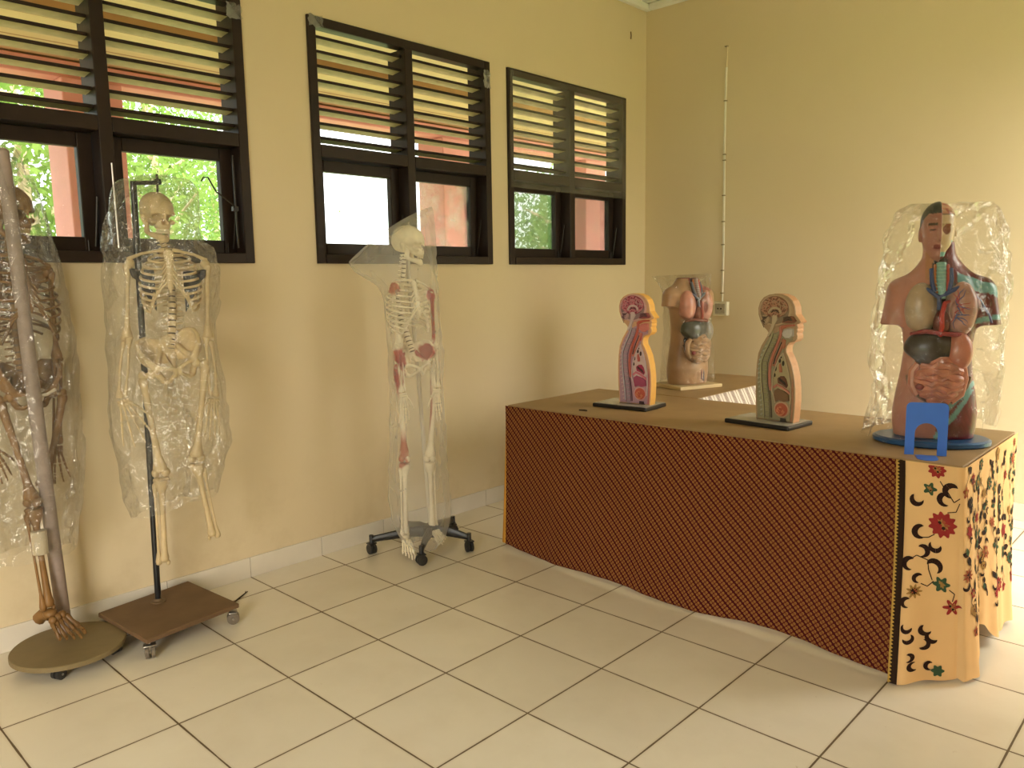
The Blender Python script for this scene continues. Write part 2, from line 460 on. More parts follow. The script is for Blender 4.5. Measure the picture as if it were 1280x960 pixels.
# ------------------------------------------------------------------ wiring and marks on the plaster
t = thing('wall_socket', 'cream square wall socket under the thin white conduit on the back wall', 'socket', (.662, RY1, 1.18))
b = MB(); b.box((-.055, -.04, -.05), (.055, 0, .05), b=.006); b.build('socket_box', mat('aged_white_plastic', (.72, .68, .55), .4), t)
b = MB(); b.box((-.036, -.0435, -.036), (.040, -.039, .036), b=.004); b.build('socket_plate', mat('grey_socket_face', (.40, .37, .30), .5, .4, .4, 60), t)
b = MB()
for s in (-1, 1): b.lathe([(.006, 0), (.006, .002)], 12, M=Matrix.Translation((s*.012, -.0435, 0)) @ Matrix.Rotation(PI/2, 4, 'X'))
b.build('socket_hole', M_METAL_DK, t)
t = thing('cable_conduit', 'thin white conduit running straight down the back wall to the socket', 'conduit', (.662, RY1, 1.23))
b = MB(); pts = []
for k in range(40):
    z = .001+1.60*k/39; pts.append((.003*math.sin(z*4.1)-.002*z, -.006, z))
b.tube(pts, .0085, 8, flat=.7); b.build('conduit_pipe', mat('white_conduit', (.80, .76, .66), .45), t)
b = MB(); b.tube([(pts[-1][0], -.003, 1.60), (.0, -.003, 1.745)], .006, 6); b.build('painted_over_cable', M_WALL, t)
cl = MB(); cl.box((-.012, -.017, -.004), (.012, 0, .004), b=.002); cm = mat('conduit_clip', (.30, .24, .14), .5); pr = None
for z in (.06, .22, .40, .56, .74, .98, 1.02, 1.38, 1.74):
    o = cl.build('conduit_clip', cm, t) if pr is None else pr.copy()
    if pr is None: pr = o
    else: COL.objects.link(o); o.parent = t
    o.location = (-.002*z, 0, z)
b = MB(); b.tube([(.004, 2.764, 3.115), (.006, 2.765, 3.14), (.004, 2.764, 3.165)], .004, 6)
tag(b.build('wall_hook', mat('rusty_nail', (.16, .09, .04), .7)), 'small rusty nail high on the window wall beside the corner', 'nail')

# ------------------------------------------------------------------ outside the windows
b = MB(); b.box((-60, -60, -.45), (60, 60, -.30)); b.build('ground', mat('rough_grass', (.20, .24, .09), .9, .1, .4, 2), kind='structure')
b = MB(); b.box((-2.3, -8, -.30), (-WT, 9, -.02)); b.build('veranda_floor', mat('veranda_concrete', (.66, .60, .50), .8), kind='structure')
for i, y in enumerate((-3.4, -.50, 2.45, 4.42)):
    b = MB(); b.box((-2.03, y, -.02), (-1.70, y+.34, 2.62), b=.01); b.box((-2.06, y-.03, -.02), (-1.67, y+.37, .25), b=.01)
    o = b.build('veranda_column', M_PINK)
    tag(o, ['square pink veranda column outside, left of every window', 'square pink veranda column seen through the left window', 'square pink veranda column seen through the right pane of the middle window',
            'square pink veranda column seen through the window nearest the corner'][i], 'column', 'pink veranda columns outside the windows')
b = MB(); b.box((-2.0, -8, 2.62), (-1.74, 9, 2.72), b=.008); tag(b.build('veranda_beam', M_PINK), 'long pink beam on the veranda columns outside the louvres', 'beam')
b = MB(); R = Matrix.Translation((-WT, 0, 3.05)) @ Matrix.Rotation(math.radians(-9.5), 4, 'Y')
b.box((-2.2, -8, 0), (0, 9, .03), M=R); tag(b.build('veranda_ceiling', M_PLANK), 'yellow timber boarded ceiling over the veranda outside the louvres', 'ceiling')
M_RAFT = mat('orange_batten', (.46, .28, .15), .6, .3, .2, 9)
for k in range(3):
    b = MB(); b.box((-.55-.55*k, -8, -.05), (-.50-.55*k, 9, 0), M=R)
    tag(b.build('ceiling_batten', M_RAFT), ['orange timber batten under the veranda ceiling, nearest the wall', 'orange timber batten halfway across the veranda ceiling', 'orange timber batten under the veranda ceiling beside the beam'][k], 'batten', 'battens under the veranda ceiling')
def leaf_mat(name, c1, c2):
    n = NT(name); vec = n.xyz()[0]
    c = n.mix(n.ramp(n.noise(2.2, 3, vec), .3, .7), c1, c2)
    d = n.n('BsdfDiffuse'); n.set(d.inputs[0], c); tl = n.n('BsdfTranslucent'); n.set(tl.inputs[0], c)
    a = n.n('MixShader'); a.inputs[0].default_value = .5; n.set(a.inputs[1], d.outputs[0]); n.set(a.inputs[2], tl.outputs[0])
    n.set(n.out.inputs[0], a.outputs[0]); return n.mat
M_LEAF = [leaf_mat('leaf_yellow_green', (.11, .20, .04), (.22, .32, .08)), leaf_mat('leaf_green', (.10, .21, .06), (.21, .34, .11))]
M_BARK = mat('pale_bark', (.52, .42, .30), .8, .2, .25, 8)
def tree(x, y, h, rad, kind, label, seed, nleaf=9000):
    r = np.random.RandomState(seed); t = thing('tree', label, 'tree', (x, y, -.3), 0, 'trees behind the veranda')
    tr = MB(); blobs = []
    tr.tube([(0, 0, 0), (.06, .03, h*.3), (-.05, .08, h*.6), (.05, 0, h*.92)], [.11, .085, .06, .02], 8)
    for k in range(11):
        z = h*(.12+.75*k/11); a = k*2.4+seed; L = rad*(.6+.5*r.rand())
        p1 = (L*math.cos(a)*.5, L*math.sin(a)*.5, z+L*.35); p2 = (L*math.cos(a), L*math.sin(a), z+L*.6)
        tr.tube([(0, 0, z), p1, p2], [.045, .03, .012], 6); blobs += [p1, p2]
    tr.build('trunk', M_BARK, t)
    blobs.append((0, 0, h))
    for k in range(10): blobs.append(((r.rand()-.5)*2*rad, (r.rand()-.5)*2*rad, h*(.05+.85*r.rand())))
    B = np.array(blobs); idx = r.randint(0, len(B), nleaf)
    C = B[idx] + r.normal(0, rad*.27, (nleaf, 3)); C[:, 2] = np.clip(C[:, 2], .1, None)
    d = r.normal(0, 1, (nleaf, 3)); d /= np.linalg.norm(d, axis=1)[:, None]
    e = np.cross(d, r.normal(0, 1, (nleaf, 3))); e /= np.linalg.norm(e, axis=1)[:, None]
    s = (.030+.035*r.rand(nleaf))[:, None]
    V = np.stack([C-d*s*1.3, C+e*s*.55, C+d*s*1.3, C-e*s*.55], 1).reshape(-1, 3)
    f = MB(); f.add(V, [(4*i, 4*i+1, 4*i+2, 4*i+3) for i in range(nleaf)], smooth=False)
    f.build('foliage', M_LEAF[kind], t, autosmooth=0, fixn=False)
tree(-5.2, -3.3, 5.2, 1.25, 0, 'yellow green leafy tree outside, at the left edge of the left window', 1)
tree(-6.2, .45, 5.0, 1.25, 0, 'yellow green tree with pale branches behind the left pane of the left window', 2)
tree(-9.6, 3.3, 5.6, 1.45, 0, 'leafy tree with pale stems behind the right pane of the left window', 3)
tree(-13.5, 6.2, 5.6, 1.5, 1, 'darker green tree standing furthest back behind the left window', 4)
tree(-6.4, 9.6, 3.3, 1.05, 1, 'bright green tree behind the left pane of the window nearest the corner', 5, 5200)
tree(-9.2, 13.2, 3.8, 1.35, 1, 'bright green tree behind the right pane of the window nearest the corner', 6, 5200)
# ------------------------------------------------------------------ skeletons
YAW = math.radians(43.45)          # heading of the direction in which most things stand face on to the room's entrance
M_BONE = paint_mat('bone_plastic', .45, .4, .18, 30, .12)
M_DISC = mat('spinal_disc', (.10, .065, .04), .6)
_cache = {}
def skull_geo():
    if 'skull' in _cache: return _cache['skull']
    def f(X, Y, Z):
        A = np.abs(X)
        d = ell(X, Y, Z, (0, .014, .045), (.071, .092, .070))
        d = smin(d, ell(X, Y, Z, (0, -.040, .030), (.060, .048, .048)), .02)
        d = smin(d, ell(X, Y, Z, (0, .070, .012), (.052, .040, .042)), .02)      # occiput
        d = smin(d, cap(A, Y, Z, (.018, -.082, .013), (.050, -.064, .012), .010), .012)   # brow
        d = smin(d, ell(A, Y, Z, (.047, -.060, -.029), (.014, .016, .012)), .012)         # cheek bone
        d = smin(d, ell(X, Y, Z, (0, -.062, -.042), (.034, .030, .030)), .014)            # maxilla
        d = smin(d, ell(X, Y, Z, (0, -.056, -.056), (.033, .032, .014)), .008)
        d = smin(d, cap(X, Y, Z, (0, -.086, .006), (0, -.097, -.014), .0065, .004), .006)   # nasal bone
        d = smin(d, ell(X, Y, Z, (0, .02, -.028), (.045, .06, .022)), .02)                 # skull base
        d = smin(d, cap(A, Y, Z, (.058, .028, -.01), (.052, .020, -.042), .012, .006), .01)     # mastoid
        d = np.minimum(d, chain(A, Y, Z, [(.054, -.056, -.024), (.068, -.030, -.020), (.066, -.002, -.014)], .0055))   # arch
        d = smax(d, -ell(A, Y, Z, (.0315, -.076, -.008), (.0190, .040, .0170)), .004)   # orbit
        d = smax(d, -np.minimum(ell(X, Y, Z, (0, -.090, -.026), (.0085, .030, .013)), ell(A, Y, Z, (.006, -.090, -.036), (.0085, .028, .009))), .003)        # nose opening
        d = smax(d, -ell(A, Y, Z, (.070, -.030, .008), (.012, .026, .028)), .01)     # temple hollow
        d = smax(d, -ell(A, Y, Z, (.052, -.022, -.044), (.014, .026, .022)), .006)
        return d
    V, F = sdf((-.09, -.125, -.09), (.09, .125, .13), .0032, f)
    _cache['skull'] = (V, F); return V, F
def jaw_geo():
    if 'jaw' in _cache: return _cache['jaw']
    def f(X, Y, Z):
        A = np.abs(X)
        d = chain(A, Y, Z, [(.052, .000, -.028), (.050, .002, -.072), (.040, -.030, -.088), (.022, -.070, -.098), (0, -.082, -.100)], [.007, .010, .010, .011, .012])
        d = smin(d, cap(A, Y, Z, (.050, -.012, -.035), (.049, -.008, -.075), .006, .010), .012)
        d = smin(d, cap(A, Y, Z, (0, -.082, -.104), (.014, -.082, -.106), .010), .01)
        return smin(d, chain(A, Y, Z, [(.036, -.036, -.080), (.018, -.074, -.084), (0, -.083, -.085)], .006), .01)
    _cache['jaw'] = sdf((-.075, -.11, -.13), (.075, .03, -.01), .0032, f); return _cache['jaw']
def teeth_geo():
    b = MB()
    for row, z in ((1, -.068), (-1, -.079)):
        for k in range(-6, 7):
            a = k*.155; x = .031*math.sin(a*1.25); y = -.052-.034*math.cos(a*1.35)+(0.002 if row < 0 else 0)
            b.ball((x, y, z), (.0035, .003, .0065), seg=6)
    return b
def pelvis_geo():
    if 'pelvis' in _cache: return _cache['pelvis']
    def f(X, Y, Z):
        A = np.abs(X)
        # iliac wing: a curved shell
        o = ell(A, Y, Z, (.052, .010, .055), (.088, .066, .088)); i = ell(A, Y, Z, (.040, -.012, .075), (.086, .066, .092))
        w = np.maximum(o, -i); w = np.maximum(w, -(Z+.012)); w = np.maximum(w, .022-A)
        w = np.maximum(w, Z-.115-.3*(A-.09))
        crest = chain(A, Y, Z, [(.040, .058, .082), (.085, .052, .116), (.122, .010, .108), (.128, -.030, .078), (.118, -.045, .045)], .008)
        d = smin(w, crest, .012)
        d = smin(d, chain(A, Y, Z, [(.118, -.045, .045), (.098, -.030, .010), (.088, -.018, -.022)], [.008, .014, .024]), .014)
        d = smin(d, chain(A, Y, Z, [(.085, -.022, -.022), (.050, -.052, -.024), (.010, -.062, -.040), (.010, -.060, -.062), (.045, -.020, -.092), (.062, .002, -.085), (.085, .000, -.035)],
                               [.014, .009, .010, .009, .010, .014, .016]), .01)
        d = smin(d, chain(A, Y, Z, [(.030, .060, .065), (.060, .020, .015), (.085, -.008, -.015)], [.014, .012, .016]), .012)
        d = smax(d, -ell(A, Y, Z, (.108, -.020, -.030), (.020, .022, .022)), .006)
        # sacrum
        s = chain(X, Y, Z, [(0, .052, .080), (0, .066, .040), (0, .066, .0), (0, .048, -.040)], [.030, .028, .018, .007])
        s = smin(s, ell(X, Y, Z, (0, .058, .055), (.048, .018, .035)), .01)
        return np.minimum(d, s)
    _cache['pelvis'] = sdf((-.15, -.09, -.12), (.15, .10, .14), .0042, f); return _cache['pelvis']
def scapula_geo():
    if 'scap' in _cache: return _cache['scap']
    def f(X, Y, Z):       # left blade seen from behind; x outwards
        d = np.maximum(np.abs(Y-.004+.25*(X*X+Z*Z))-.0035, 0)
        # triangle: (0,.03) (0.0,-.11) (.075,.035)
        e1 = -(X+.012); e2 = Z-.045-.05*X; nx, nz = .148, -.085; L = math.hypot(nx, nz)
        e3 = ((X-.004)*nx+(Z+.115)*nz)/L
        tri = np.maximum(np.maximum(e1, e2), e3)
        d = np.maximum(np.abs(Y+.25*X*X)-.004, tri)
        d = smin(d, cap(X, Y, Z, (.0, .008, .015), (.085, .012, .045), .005, .008), .008)
        d = smin(d, ell(X, Y, Z, (.078, -.004, .028), (.014, .012, .020)), .01)
        d = smin(d, cap(X, Y, Z, (.065, -.010, .042), (.078, -.036, .036), .006, .005), .006)
        return d
    _cache['scap'] = sdf((-.03, -.06, -.14), (.11, .04, .08), .0035, f); return _cache['scap']

def long_bone(b, p0, p1, R, ends=(1.0, 1.0), bow=(0, 0, 0), col=None, n=9):
    p0, p1, bow = Vector(p0), Vector(p1), Vector(bow)
    T = [0, .015, .05, .10, .18, .35, .5, .65, .82, .90, .95, .985, 1]
    pr = [.45, .95*ends[0], 1.05*ends[0], .85*ends[0], .56, .48, .46, .48, .56, .85*ends[1], 1.1*ends[1], 1.0*ends[1], .45]
    pts = [p0.lerp(p1, t)+bow*math.sin(t*PI) for t in T]
    b.tube(pts, [R*k for k in pr], n, col=col)

def skeleton(root, sp, col, paint=None, disc_dark=True):
    """sp: measurements and joints in the root's own frame (x to the right as faced, -y forwards, z up)"""
    s = sp['s']
    dk = tuple(c*.75 for c in col)
    def put(b, name, label=None, parent=root, mats=None, M=None):
        b.c = [tuple(c) for c in b.c]
        V = np.array(b.v, float)
        C = np.tile(np.array(col), (len(V), 1)) if all(c == (1, 1, 1) for c in b.c[:3]) else np.array(b.c)
        W = V if M is None else (np.array(M)[:3, :3] @ V.T).T + np.array(M)[:3, 3]
        mo = vnoise(W, 22, 5)[:, None]
        C = C*(1+.16*mo)
        if sp.get('stain'):
            sn = np.clip(vnoise(W, 9, 11)*1.6, 0, 1)[:, None]; C = C*(1-sn)+np.array(sp['stain'])*sn
        for (c, r, pc) in (paint or []):
            d = np.sqrt((((W-np.array(c))/np.array(r))**2).sum(1))+.18*vnoise(W, 60, 2)
            k = np.clip((1.08-d)/.16, 0, 1)[:, None]; C = C*(1-k)+np.array(pc)*k
        b.c = [tuple(x) for x in np.clip(C, 0, 1)]
        o = b.build(name, mats or M_BONE, parent, autosmooth=50)
        if M is not None: o.matrix_local = M
        if label: o['label'] = label
        return o
    def geo(g, M=None, mirror=False):
        V, F = g; V = np.array(V)
        if mirror: V = V*np.array([-1, 1, 1]); F = F[:, ::-1]
        b = MB(); b.add(V, F); return b
    # --- head
    c, yaw, pitch, roll = sp['skull']
    M = Matrix.Translation(c) @ Matrix.Rotation(yaw, 4, 'Z') @ Matrix.Rotation(pitch, 4, 'X') @ Matrix.Rotation(roll, 4, 'Y') @ Matrix.Scale(s*sp.get('hs', 1), 4)
    sk = put(geo(skull_geo()), 'skull', M=M)
    J = M @ Matrix.Translation((0, 0, -.003)) @ Matrix.Rotation(.10, 4, 'X')
    put(geo(jaw_geo()), 'lower_jaw', M=J)
    tb = teeth_geo(); tb.c = [(.78, .70, .52)]*len(tb.c) if not sp.get('stain') else [(.45, .32, .14)]*len(tb.c)
    put(tb, 'teeth', M=M)
    # --- spine: neck, chest, loins along a spline through given points
    key = [Vector(p) for p in sp['spine']]     # skull base, T1, mid chest, T12, L5
    def spl(t):
        n = len(key)-1; i = min(int(t*n), n-1); u = t*n-i
        p0, p1, p2, p3 = key[max(i-1, 0)], key[i], key[i+1], key[min(i+2, n)]
        return .5*((2*p1)+(p2-p0)*u+(2*p0-5*p1+4*p2-p3)*u*u+(3*p1-p0-3*p2+p3)*u**3)
    cyaw = sp['cage_yaw']; cr = Matrix.Rotation(cyaw, 3, 'Z')
    db = MB(); N = 24; vts = [spl((k+.5)/N) for k in range(N)]
    db.tube([spl(k/30) for k in range(31)], [s*(.009+.008*k/30) for k in range(31)], 8)
    spn = db.build('spine', M_DISC, root); spn['label'] = 'dark discs and cord of the spine'
    for k in range(N):
        q = k/(N-1); r = s*(.0125+.011*q); gap = (spl((k+1)/N)-spl(k/N)).length
        b = MB(); ax = (spl((k+1)/N)-spl(k/N)).normalized()
        c0 = vts[k]; hh = gap*.36
        b.tube([c0-ax*hh, c0-ax*hh*.6, c0, c0+ax*hh*.6, c0+ax*hh], [r*.95, r, r*.86, r, r*.95], 12)
        bk = cr @ Vector((0, 1, 0)); sd = cr @ Vector((1, 0, 0))
        b.tube([c0+bk*r*.6, c0+bk*r*1.7+ax*hh*.7, c0+bk*r*2.5+ax*hh*1.3], [r*.45, r*.3, r*.22], 6)
        for g in (-1, 1): b.tube([c0+bk*r*.7, c0+bk*r*.95+sd*g*r*1.2, c0+bk*r*.9+sd*g*r*(1.9 if q < .7 else 2.1)], [r*.3, r*.24, r*.2], 5)
        put(b, 'vertebra', parent=spn)
    # --- rib cage
    top, bot = Vector(sp['cage_top']), Vector(sp['cage_bot']); w = sp['cage_w']; dp = sp['cage_d']; H = (top-bot).length
    aw = [.42, .64, .80, .90, .96, 1, 1, .98, .94, .88, .76, .60]; ad = [.45, .62, .76, .86, .94, 1, 1, 1, .98, .92, .8, .7]
    axd = (bot-top).normalized()
    xa = cr @ Vector((1, 0, 0)); ya = cr @ Vector((0, 1, 0))
    ster_t, ster_b = top+axd*H*.06-ya*dp*.30, top+axd*H*.54-ya*dp*.53
    for i in range(12):
        z0 = .04+.066*i; drop = .10+.022*i if i < 10 else .14
        for g in (-1, 1):
            b = MB(); pts = []; rad = []
            tend = [.97, .94, .93, .92, .92, .90, .86, .82, .78, .72, .50, .36][i]
            for k in range(19):
                t = k/18*tend; a = PI*t
                x = g*w/2*aw[i]*math.sin(a)**.85 if 0 < a < PI else 0
                y = dp/2*ad[i]*math.cos(a)
                x += g*s*.020*(1-t); 
                p = top+axd*(H*(z0+drop*math.sin(t*PI*.5)**1.3))+xa*x+ya*(y*1.0-.0)
                pts.append(p); rad.append(s*(.0045+.0018*math.sin(t*PI)))
            if i < 10:      # costal cartilage up to the breast bone
                e = pts[-1]; q = ster_t.lerp(ster_b, min(1, .10+.135*i)); q = q+xa*g*s*.012
                if i >= 7: q = ster_b+axd*H*.03*(i-6)+xa*g*s*(.018+.016*(i-6))+ya*.006*(i-6)
                for u in (.35, .7, 1): pts.append(e.lerp(q, u)); rad.append(s*.005)
            b.tube(pts, rad, 7, flat=1.0)
            for v in range(len(b.v)):      # flatten against the chest wall: taller than thick
                pass
            put(b, 'rib')
    b = MB(); mid = ster_t.lerp(ster_b, .3)
    b.tube([ster_t, ster_t.lerp(ster_b, .12), mid, ster_t.lerp(ster_b, .6), ster_b, ster_b+axd*.03*s], [s*.012, s*.022, s*.013, s*.016, s*.012, s*.003], 8, flat=.4, up=xa)
    put(b, 'breastbone')
    # --- shoulders and arms
    for g, arm in zip((-1, 1), sp['arms']):
        sh, el, wr, hd = [Vector(p) for p in arm[:4]]
        b = MB(); b.tube([ster_t+xa*g*s*.015, ster_t.lerp(sh, .3)-ya*s*.012+Vector((0, 0, s*.012)), ster_t.lerp(sh, .65)+Vector((0, 0, s*.022)), sh+Vector((0, 0, s*.018))], [s*.010, s*.0065, s*.0065, s*.009], 8)
        put(b, 'collarbone')
        M = Matrix.Translation(sh+ya*s*.02+xa*(-g)*s*.092+Vector((0, 0, -s*(.075 if sp.get('scap_shade') else .03)))) @ Matrix.Rotation(cyaw-g*.45, 4, 'Z') @ Matrix.Scale(s, 4)
        sb = geo(scapula_geo(), mirror=(g < 0))
        if sp.get('scap_shade'): sb.c = [sp['scap_shade']]*len(sb.c)  # shadow inside the rib cage is put into the blade's near-black colour
        put(sb, 'shoulder_blade', 'shoulder blade coloured dark for the shadow behind the ribs' if sp.get('scap_shade') else None, M=M)
        b = MB(); long_bone(b, sh, el, s*.020, (1.0, 1.05)); b.ball(sh-xa*g*s*.008, s*.021, seg=10)
        b.ball(el+xa*s*.014, s*.013, seg=8); b.ball(el-xa*s*.014, s*.013, seg=8); put(b, 'upper_arm_bone')
        fw = (wr-el).normalized(); lat = xa*g*s*.012
        b = MB(); long_bone(b, el+lat-fw*.0+fw*s*.012, wr+lat*.9, s*.0135, (.8, 1.1), bow=lat*.6); put(b, 'radius_bone')
        b = MB(); long_bone(b, el-lat*.6-fw*s*.012, wr-lat*.9-fw*s*.006, s*.0125, (1.25, .7), bow=-lat*.3); put(b, 'ulna_bone')
        hand(put, wr, hd, xa, g, s, arm[4] if len(arm) > 4 else .5)
    # --- hips and legs
    pc, pyaw, proll = sp['pelvis']
    M = Matrix.Translation(pc) @ Matrix.Rotation(pyaw, 4, 'Z') @ Matrix.Rotation(proll, 4, 'Y') @ Matrix.Scale(s*sp.get('ps', 1), 4)
    put(geo(pelvis_geo()), 'pelvis', M=M)
    lx = Matrix.Rotation(pyaw, 3, 'Z') @ Vector((1, 0, 0)); ly = Matrix.Rotation(pyaw, 3, 'Z') @ Vector((0, 1, 0))
    for g, leg in zip((-1, 1), sp['legs']):
        hp, kn, an, toe = leg
        hp, kn = Vector(hp), Vector(kn)
        b = MB(); tro = hp+lx*g*s*.042+Vector((0, 0, -s*.012))
        b.ball(hp, s*.0225, seg=12); b.tube([hp, hp.lerp(tro, .6), tro+Vector((0, 0, -s*.01))], [s*.015, s*.013, s*.018], 8)
        b.ball(tro+Vector((0, 0, s*.006)), (s*.017, s*.017, s*.022), seg=10)
        long_bone(b, tro, kn, s*.030, (.7, .95), bow=-ly*s*.012)
        for q in (-1, 1): b.ball(kn+lx*q*s*.020+Vector((0, 0, -s*.004)), (s*.019, s*.026, s*.021), seg=10)
        put(b, 'thigh_bone')
        if an is None: continue
        an = Vector(an)
        kb = kn+Vector((0, 0, -s*.030))
        b = MB(); long_bone(b, kb, an, s*.0265, (1.25, .75)); 
        for q in (-1, 1): b.ball(kb+lx*q*s*.018+Vector((0, 0, -s*.008)), (s*.019, s*.020, s*.013), seg=10)
        b.ball(an-lx*g*s*.016+Vector((0, 0, -s*.006)), (s*.009, s*.012, s*.014), seg=8)
        put(b, 'shin_bone')
        b = MB(); o = lx*g*s*.033
        long_bone(b, kb+o*.9+Vector((0, 0, -s*.02)), an+o*.72+Vector((0, 0, -s*.012)), s*.0115, (1.0, 1.15)); put(b, 'calf_bone')
        b = MB(); b.ball(kn-ly*s*.030+Vector((0, 0, -s*.004)), (s*.017, s*.009, s*.019), seg=10)
        if toe is not None or sp.get('kneecaps'): put(b, 'kneecap')
        if toe is not None: foot(put, an, Vector(toe), lx, g, s*sp.get('fs', 1))

def hand(put, wr, hd, xa, g, s, spread):
    """carpals, palm bones and five fingers of small bones; hd is where the middle fingertip ends"""
    b = MB(); d = (hd-wr); L = d.length; d.normalize()
    lat = (xa-d*xa.dot(d)).normalized(); nrm = d.cross(lat)
    for i in range(-1, 3):
        for j in range(2): b.ball(wr+d*(s*.012+j*s*.013)+lat*(i-.5)*s*.0125, (s*.0085, s*.0085, s*.0085), seg=8)
    fl = [.86, 1.0, .96, .80]
    for k in range(4):
        off = (k-1.5)
        p = wr+d*s*.030+lat*off*s*.011
        dir_ = (d+lat*off*.11*spread*2-nrm*0.0).normalized()
        lens = [L*.34*(.97 if k else 1), L*.25*fl[k], L*.17*fl[k], L*.11*fl[k]]
        cur = p; dr = dir_
        for m, ln in enumerate(lens):
            e = cur+dr*ln*.94
            r = s*(.0062-.0009*m)
            b.tube([cur, cur.lerp(e, .12), cur.lerp(e, .5), cur.lerp(e, .88), e], [r*.7, r*1.15, r*.62, r*1.0, r*.6], 6)
            cur = cur+dr*ln; dr = (dr+nrm*.10*g+d*.05).normalized()
    cur = wr+d*s*.022-lat*g*s*.022; dr = (d*.8-lat*g*.6).normalized()
    for m, ln in enumerate([L*.22, L*.17, L*.13]):
        e = cur+dr*ln*.94; r = s*(.0072-.0009*m)
        b.tube([cur, cur.lerp(e, .12), cur.lerp(e, .5), cur.lerp(e, .88), e], [r*.7, r*1.1, r*.65, r, r*.6], 6)
        cur = cur+dr*ln; dr = (dr+d*.25).normalized()
    put(b, 'hand')
def foot(put, an, toe, lx, g, s):
    b = MB(); f = toe-an; fl = Vector((f.x, f.y, 0)); fd = f.normalized()
    lat = (lx-fd*lx.dot(fd)).normalized(); up = lat.cross(fd)
    if up.z < 0: up = -up
    L = f.length
    heel = an-Vector((0, 0, s*.045))-fl.normalized()*s*.045 if fl.length > .02 else an-Vector((0, 0, s*.05))
    b.ball(an-Vector((0, 0, s*.022)), (s*.022, s*.026, s*.017), seg=12)
    b.tube([an-Vector((0, 0, s*.03)), an.lerp(heel, .6), heel, heel-fl*.05], [s*.018, s*.020, s*.022, s*.014], 10)
    for i in range(-1, 2): b.ball(an.lerp(toe, .30)+lat*i*s*.017, (s*.014, s*.016, s*.014), seg=8)
    for k in range(5):
        o = (k-2)*g
        p = an.lerp(toe, .34)+lat*o*s*.0125; q = an.lerp(toe, .72)+lat*o*s*.0175; e = toe-fd*abs(k-1)*s*.012*(1 if k else .6)+lat*o*s*.019
        r = s*(.0085 if k == 0 else .0062)
        b.tube([p, p.lerp(q, .12), p.lerp(q, .5), p.lerp(q, .9), q], [r, r*1.25, r*.75, r*1.2, r*.8], 7)
        m = q.lerp(e, .55)+up*s*.006
        b.tube([q, q.lerp(m, .15), q.lerp(m, .5), m], [r*.8, r*1.05, r*.65, r*.85], 6); b.tube([m, m.lerp(e, .3), e], [r*.7, r*.8, r*.55], 6)
    put(b, 'foot')

def bag(name, label, cat, loc, rotz, rows, mat_, seed, nu=72, sub=7, wr=.012, fold=.006, group=None, arch=0.0):
    """plastic bag: rows of (xl, zl, xr, zr, y_mid, half_depth) from the sealed top down to the mouth"""
    rows = np.array(rows, float); n = (len(rows)-1)*sub+1
    T = np.linspace(0, len(rows)-1, n); R = np.zeros((n, rows.shape[1]))
    for k, t in enumerate(T):
        i = min(int(t), len(rows)-2); u = t-i
        p0, p1, p2, p3 = rows[max(i-1, 0)], rows[i], rows[i+1], rows[min(i+2, len(rows)-1)]
        R[k] = .5*((2*p1)+(p2-p0)*u+(2*p0-5*p1+4*p2-p3)*u*u+(3*p1-p0-3*p2+p3)*u**3)
    V = []
    for k in range(n):
        xl, zl, xr, zr, ym, hd = R[k]
        for j in range(nu):
            a = 2*PI*j/nu; c, s_ = math.cos(a), math.sin(a)
            u = .5+.5*c
            hdd = max(hd, .003)
            V.append((xl+(xr-xl)*u, ym+hdd*np.sign(s_)*abs(s_)**.8, zl+(zr-zl)*u))
    V = np.array(V); A = np.arange(len(V)) % nu * 2*PI/nu
    dirv = np.stack([np.cos(A), np.sin(A), 0*A], 1)
    q = V*np.array([1, 1, .55])
    n1 = vnoise(q, 9, seed); n2 = vnoise(V, 24, seed+1); n3 = 1-np.abs(vnoise(V*np.array([1, 1, .6]), 17, seed+2))*2
    f = np.sin(A*9+3*n1+V[:, 2]*4)
    fade = np.clip(np.repeat(T, nu)/1.0, .15, 1)
    k3 = np.clip(n3, 0, 1)**2
    V = V+dirv*((wr*n1+wr*.45*n2-wr*.7*k3+fold*f)*fade)[:, None]
    V[:, 2] += wr*.8*n2*fade
    if arch: V[:, 2] += arch*np.clip(1-np.repeat(T, nu)/2.5, 0, 1)*(1-np.cos(A)**2)**.5*0+arch*np.clip(1-np.repeat(T, nu)/2.5, 0, 1)*(1-((V[:, 0]-V[:, 0].min())/np.ptp(V[:, 0])*2-1)**2)
    F = []
    for k in range(n-1):
        for j in range(nu):
            j2 = (j+1) % nu; F.append((k*nu+j, k*nu+j2, (k+1)*nu+j2, (k+1)*nu+j))
    b = MB(); b.add(V, F)
    # welded seam along the top
    top = [(j, nu-j) for j in range(1, nu//2)]
    tf = [(0, 1, nu-1)]+[(j, j+1, nu-j-1, nu-j) for j in range(1, nu//2-1)]+[(nu//2-1, nu//2, nu//2+1)]
    b.f += tf; b.m += [0]*len(tf); b.sm += [True]*len(tf)
    o = b.build(name, mat_, autosmooth=28); o.location = loc; o.rotation_euler = (0, 0, rotz)
    return tag(o, label, cat, group)

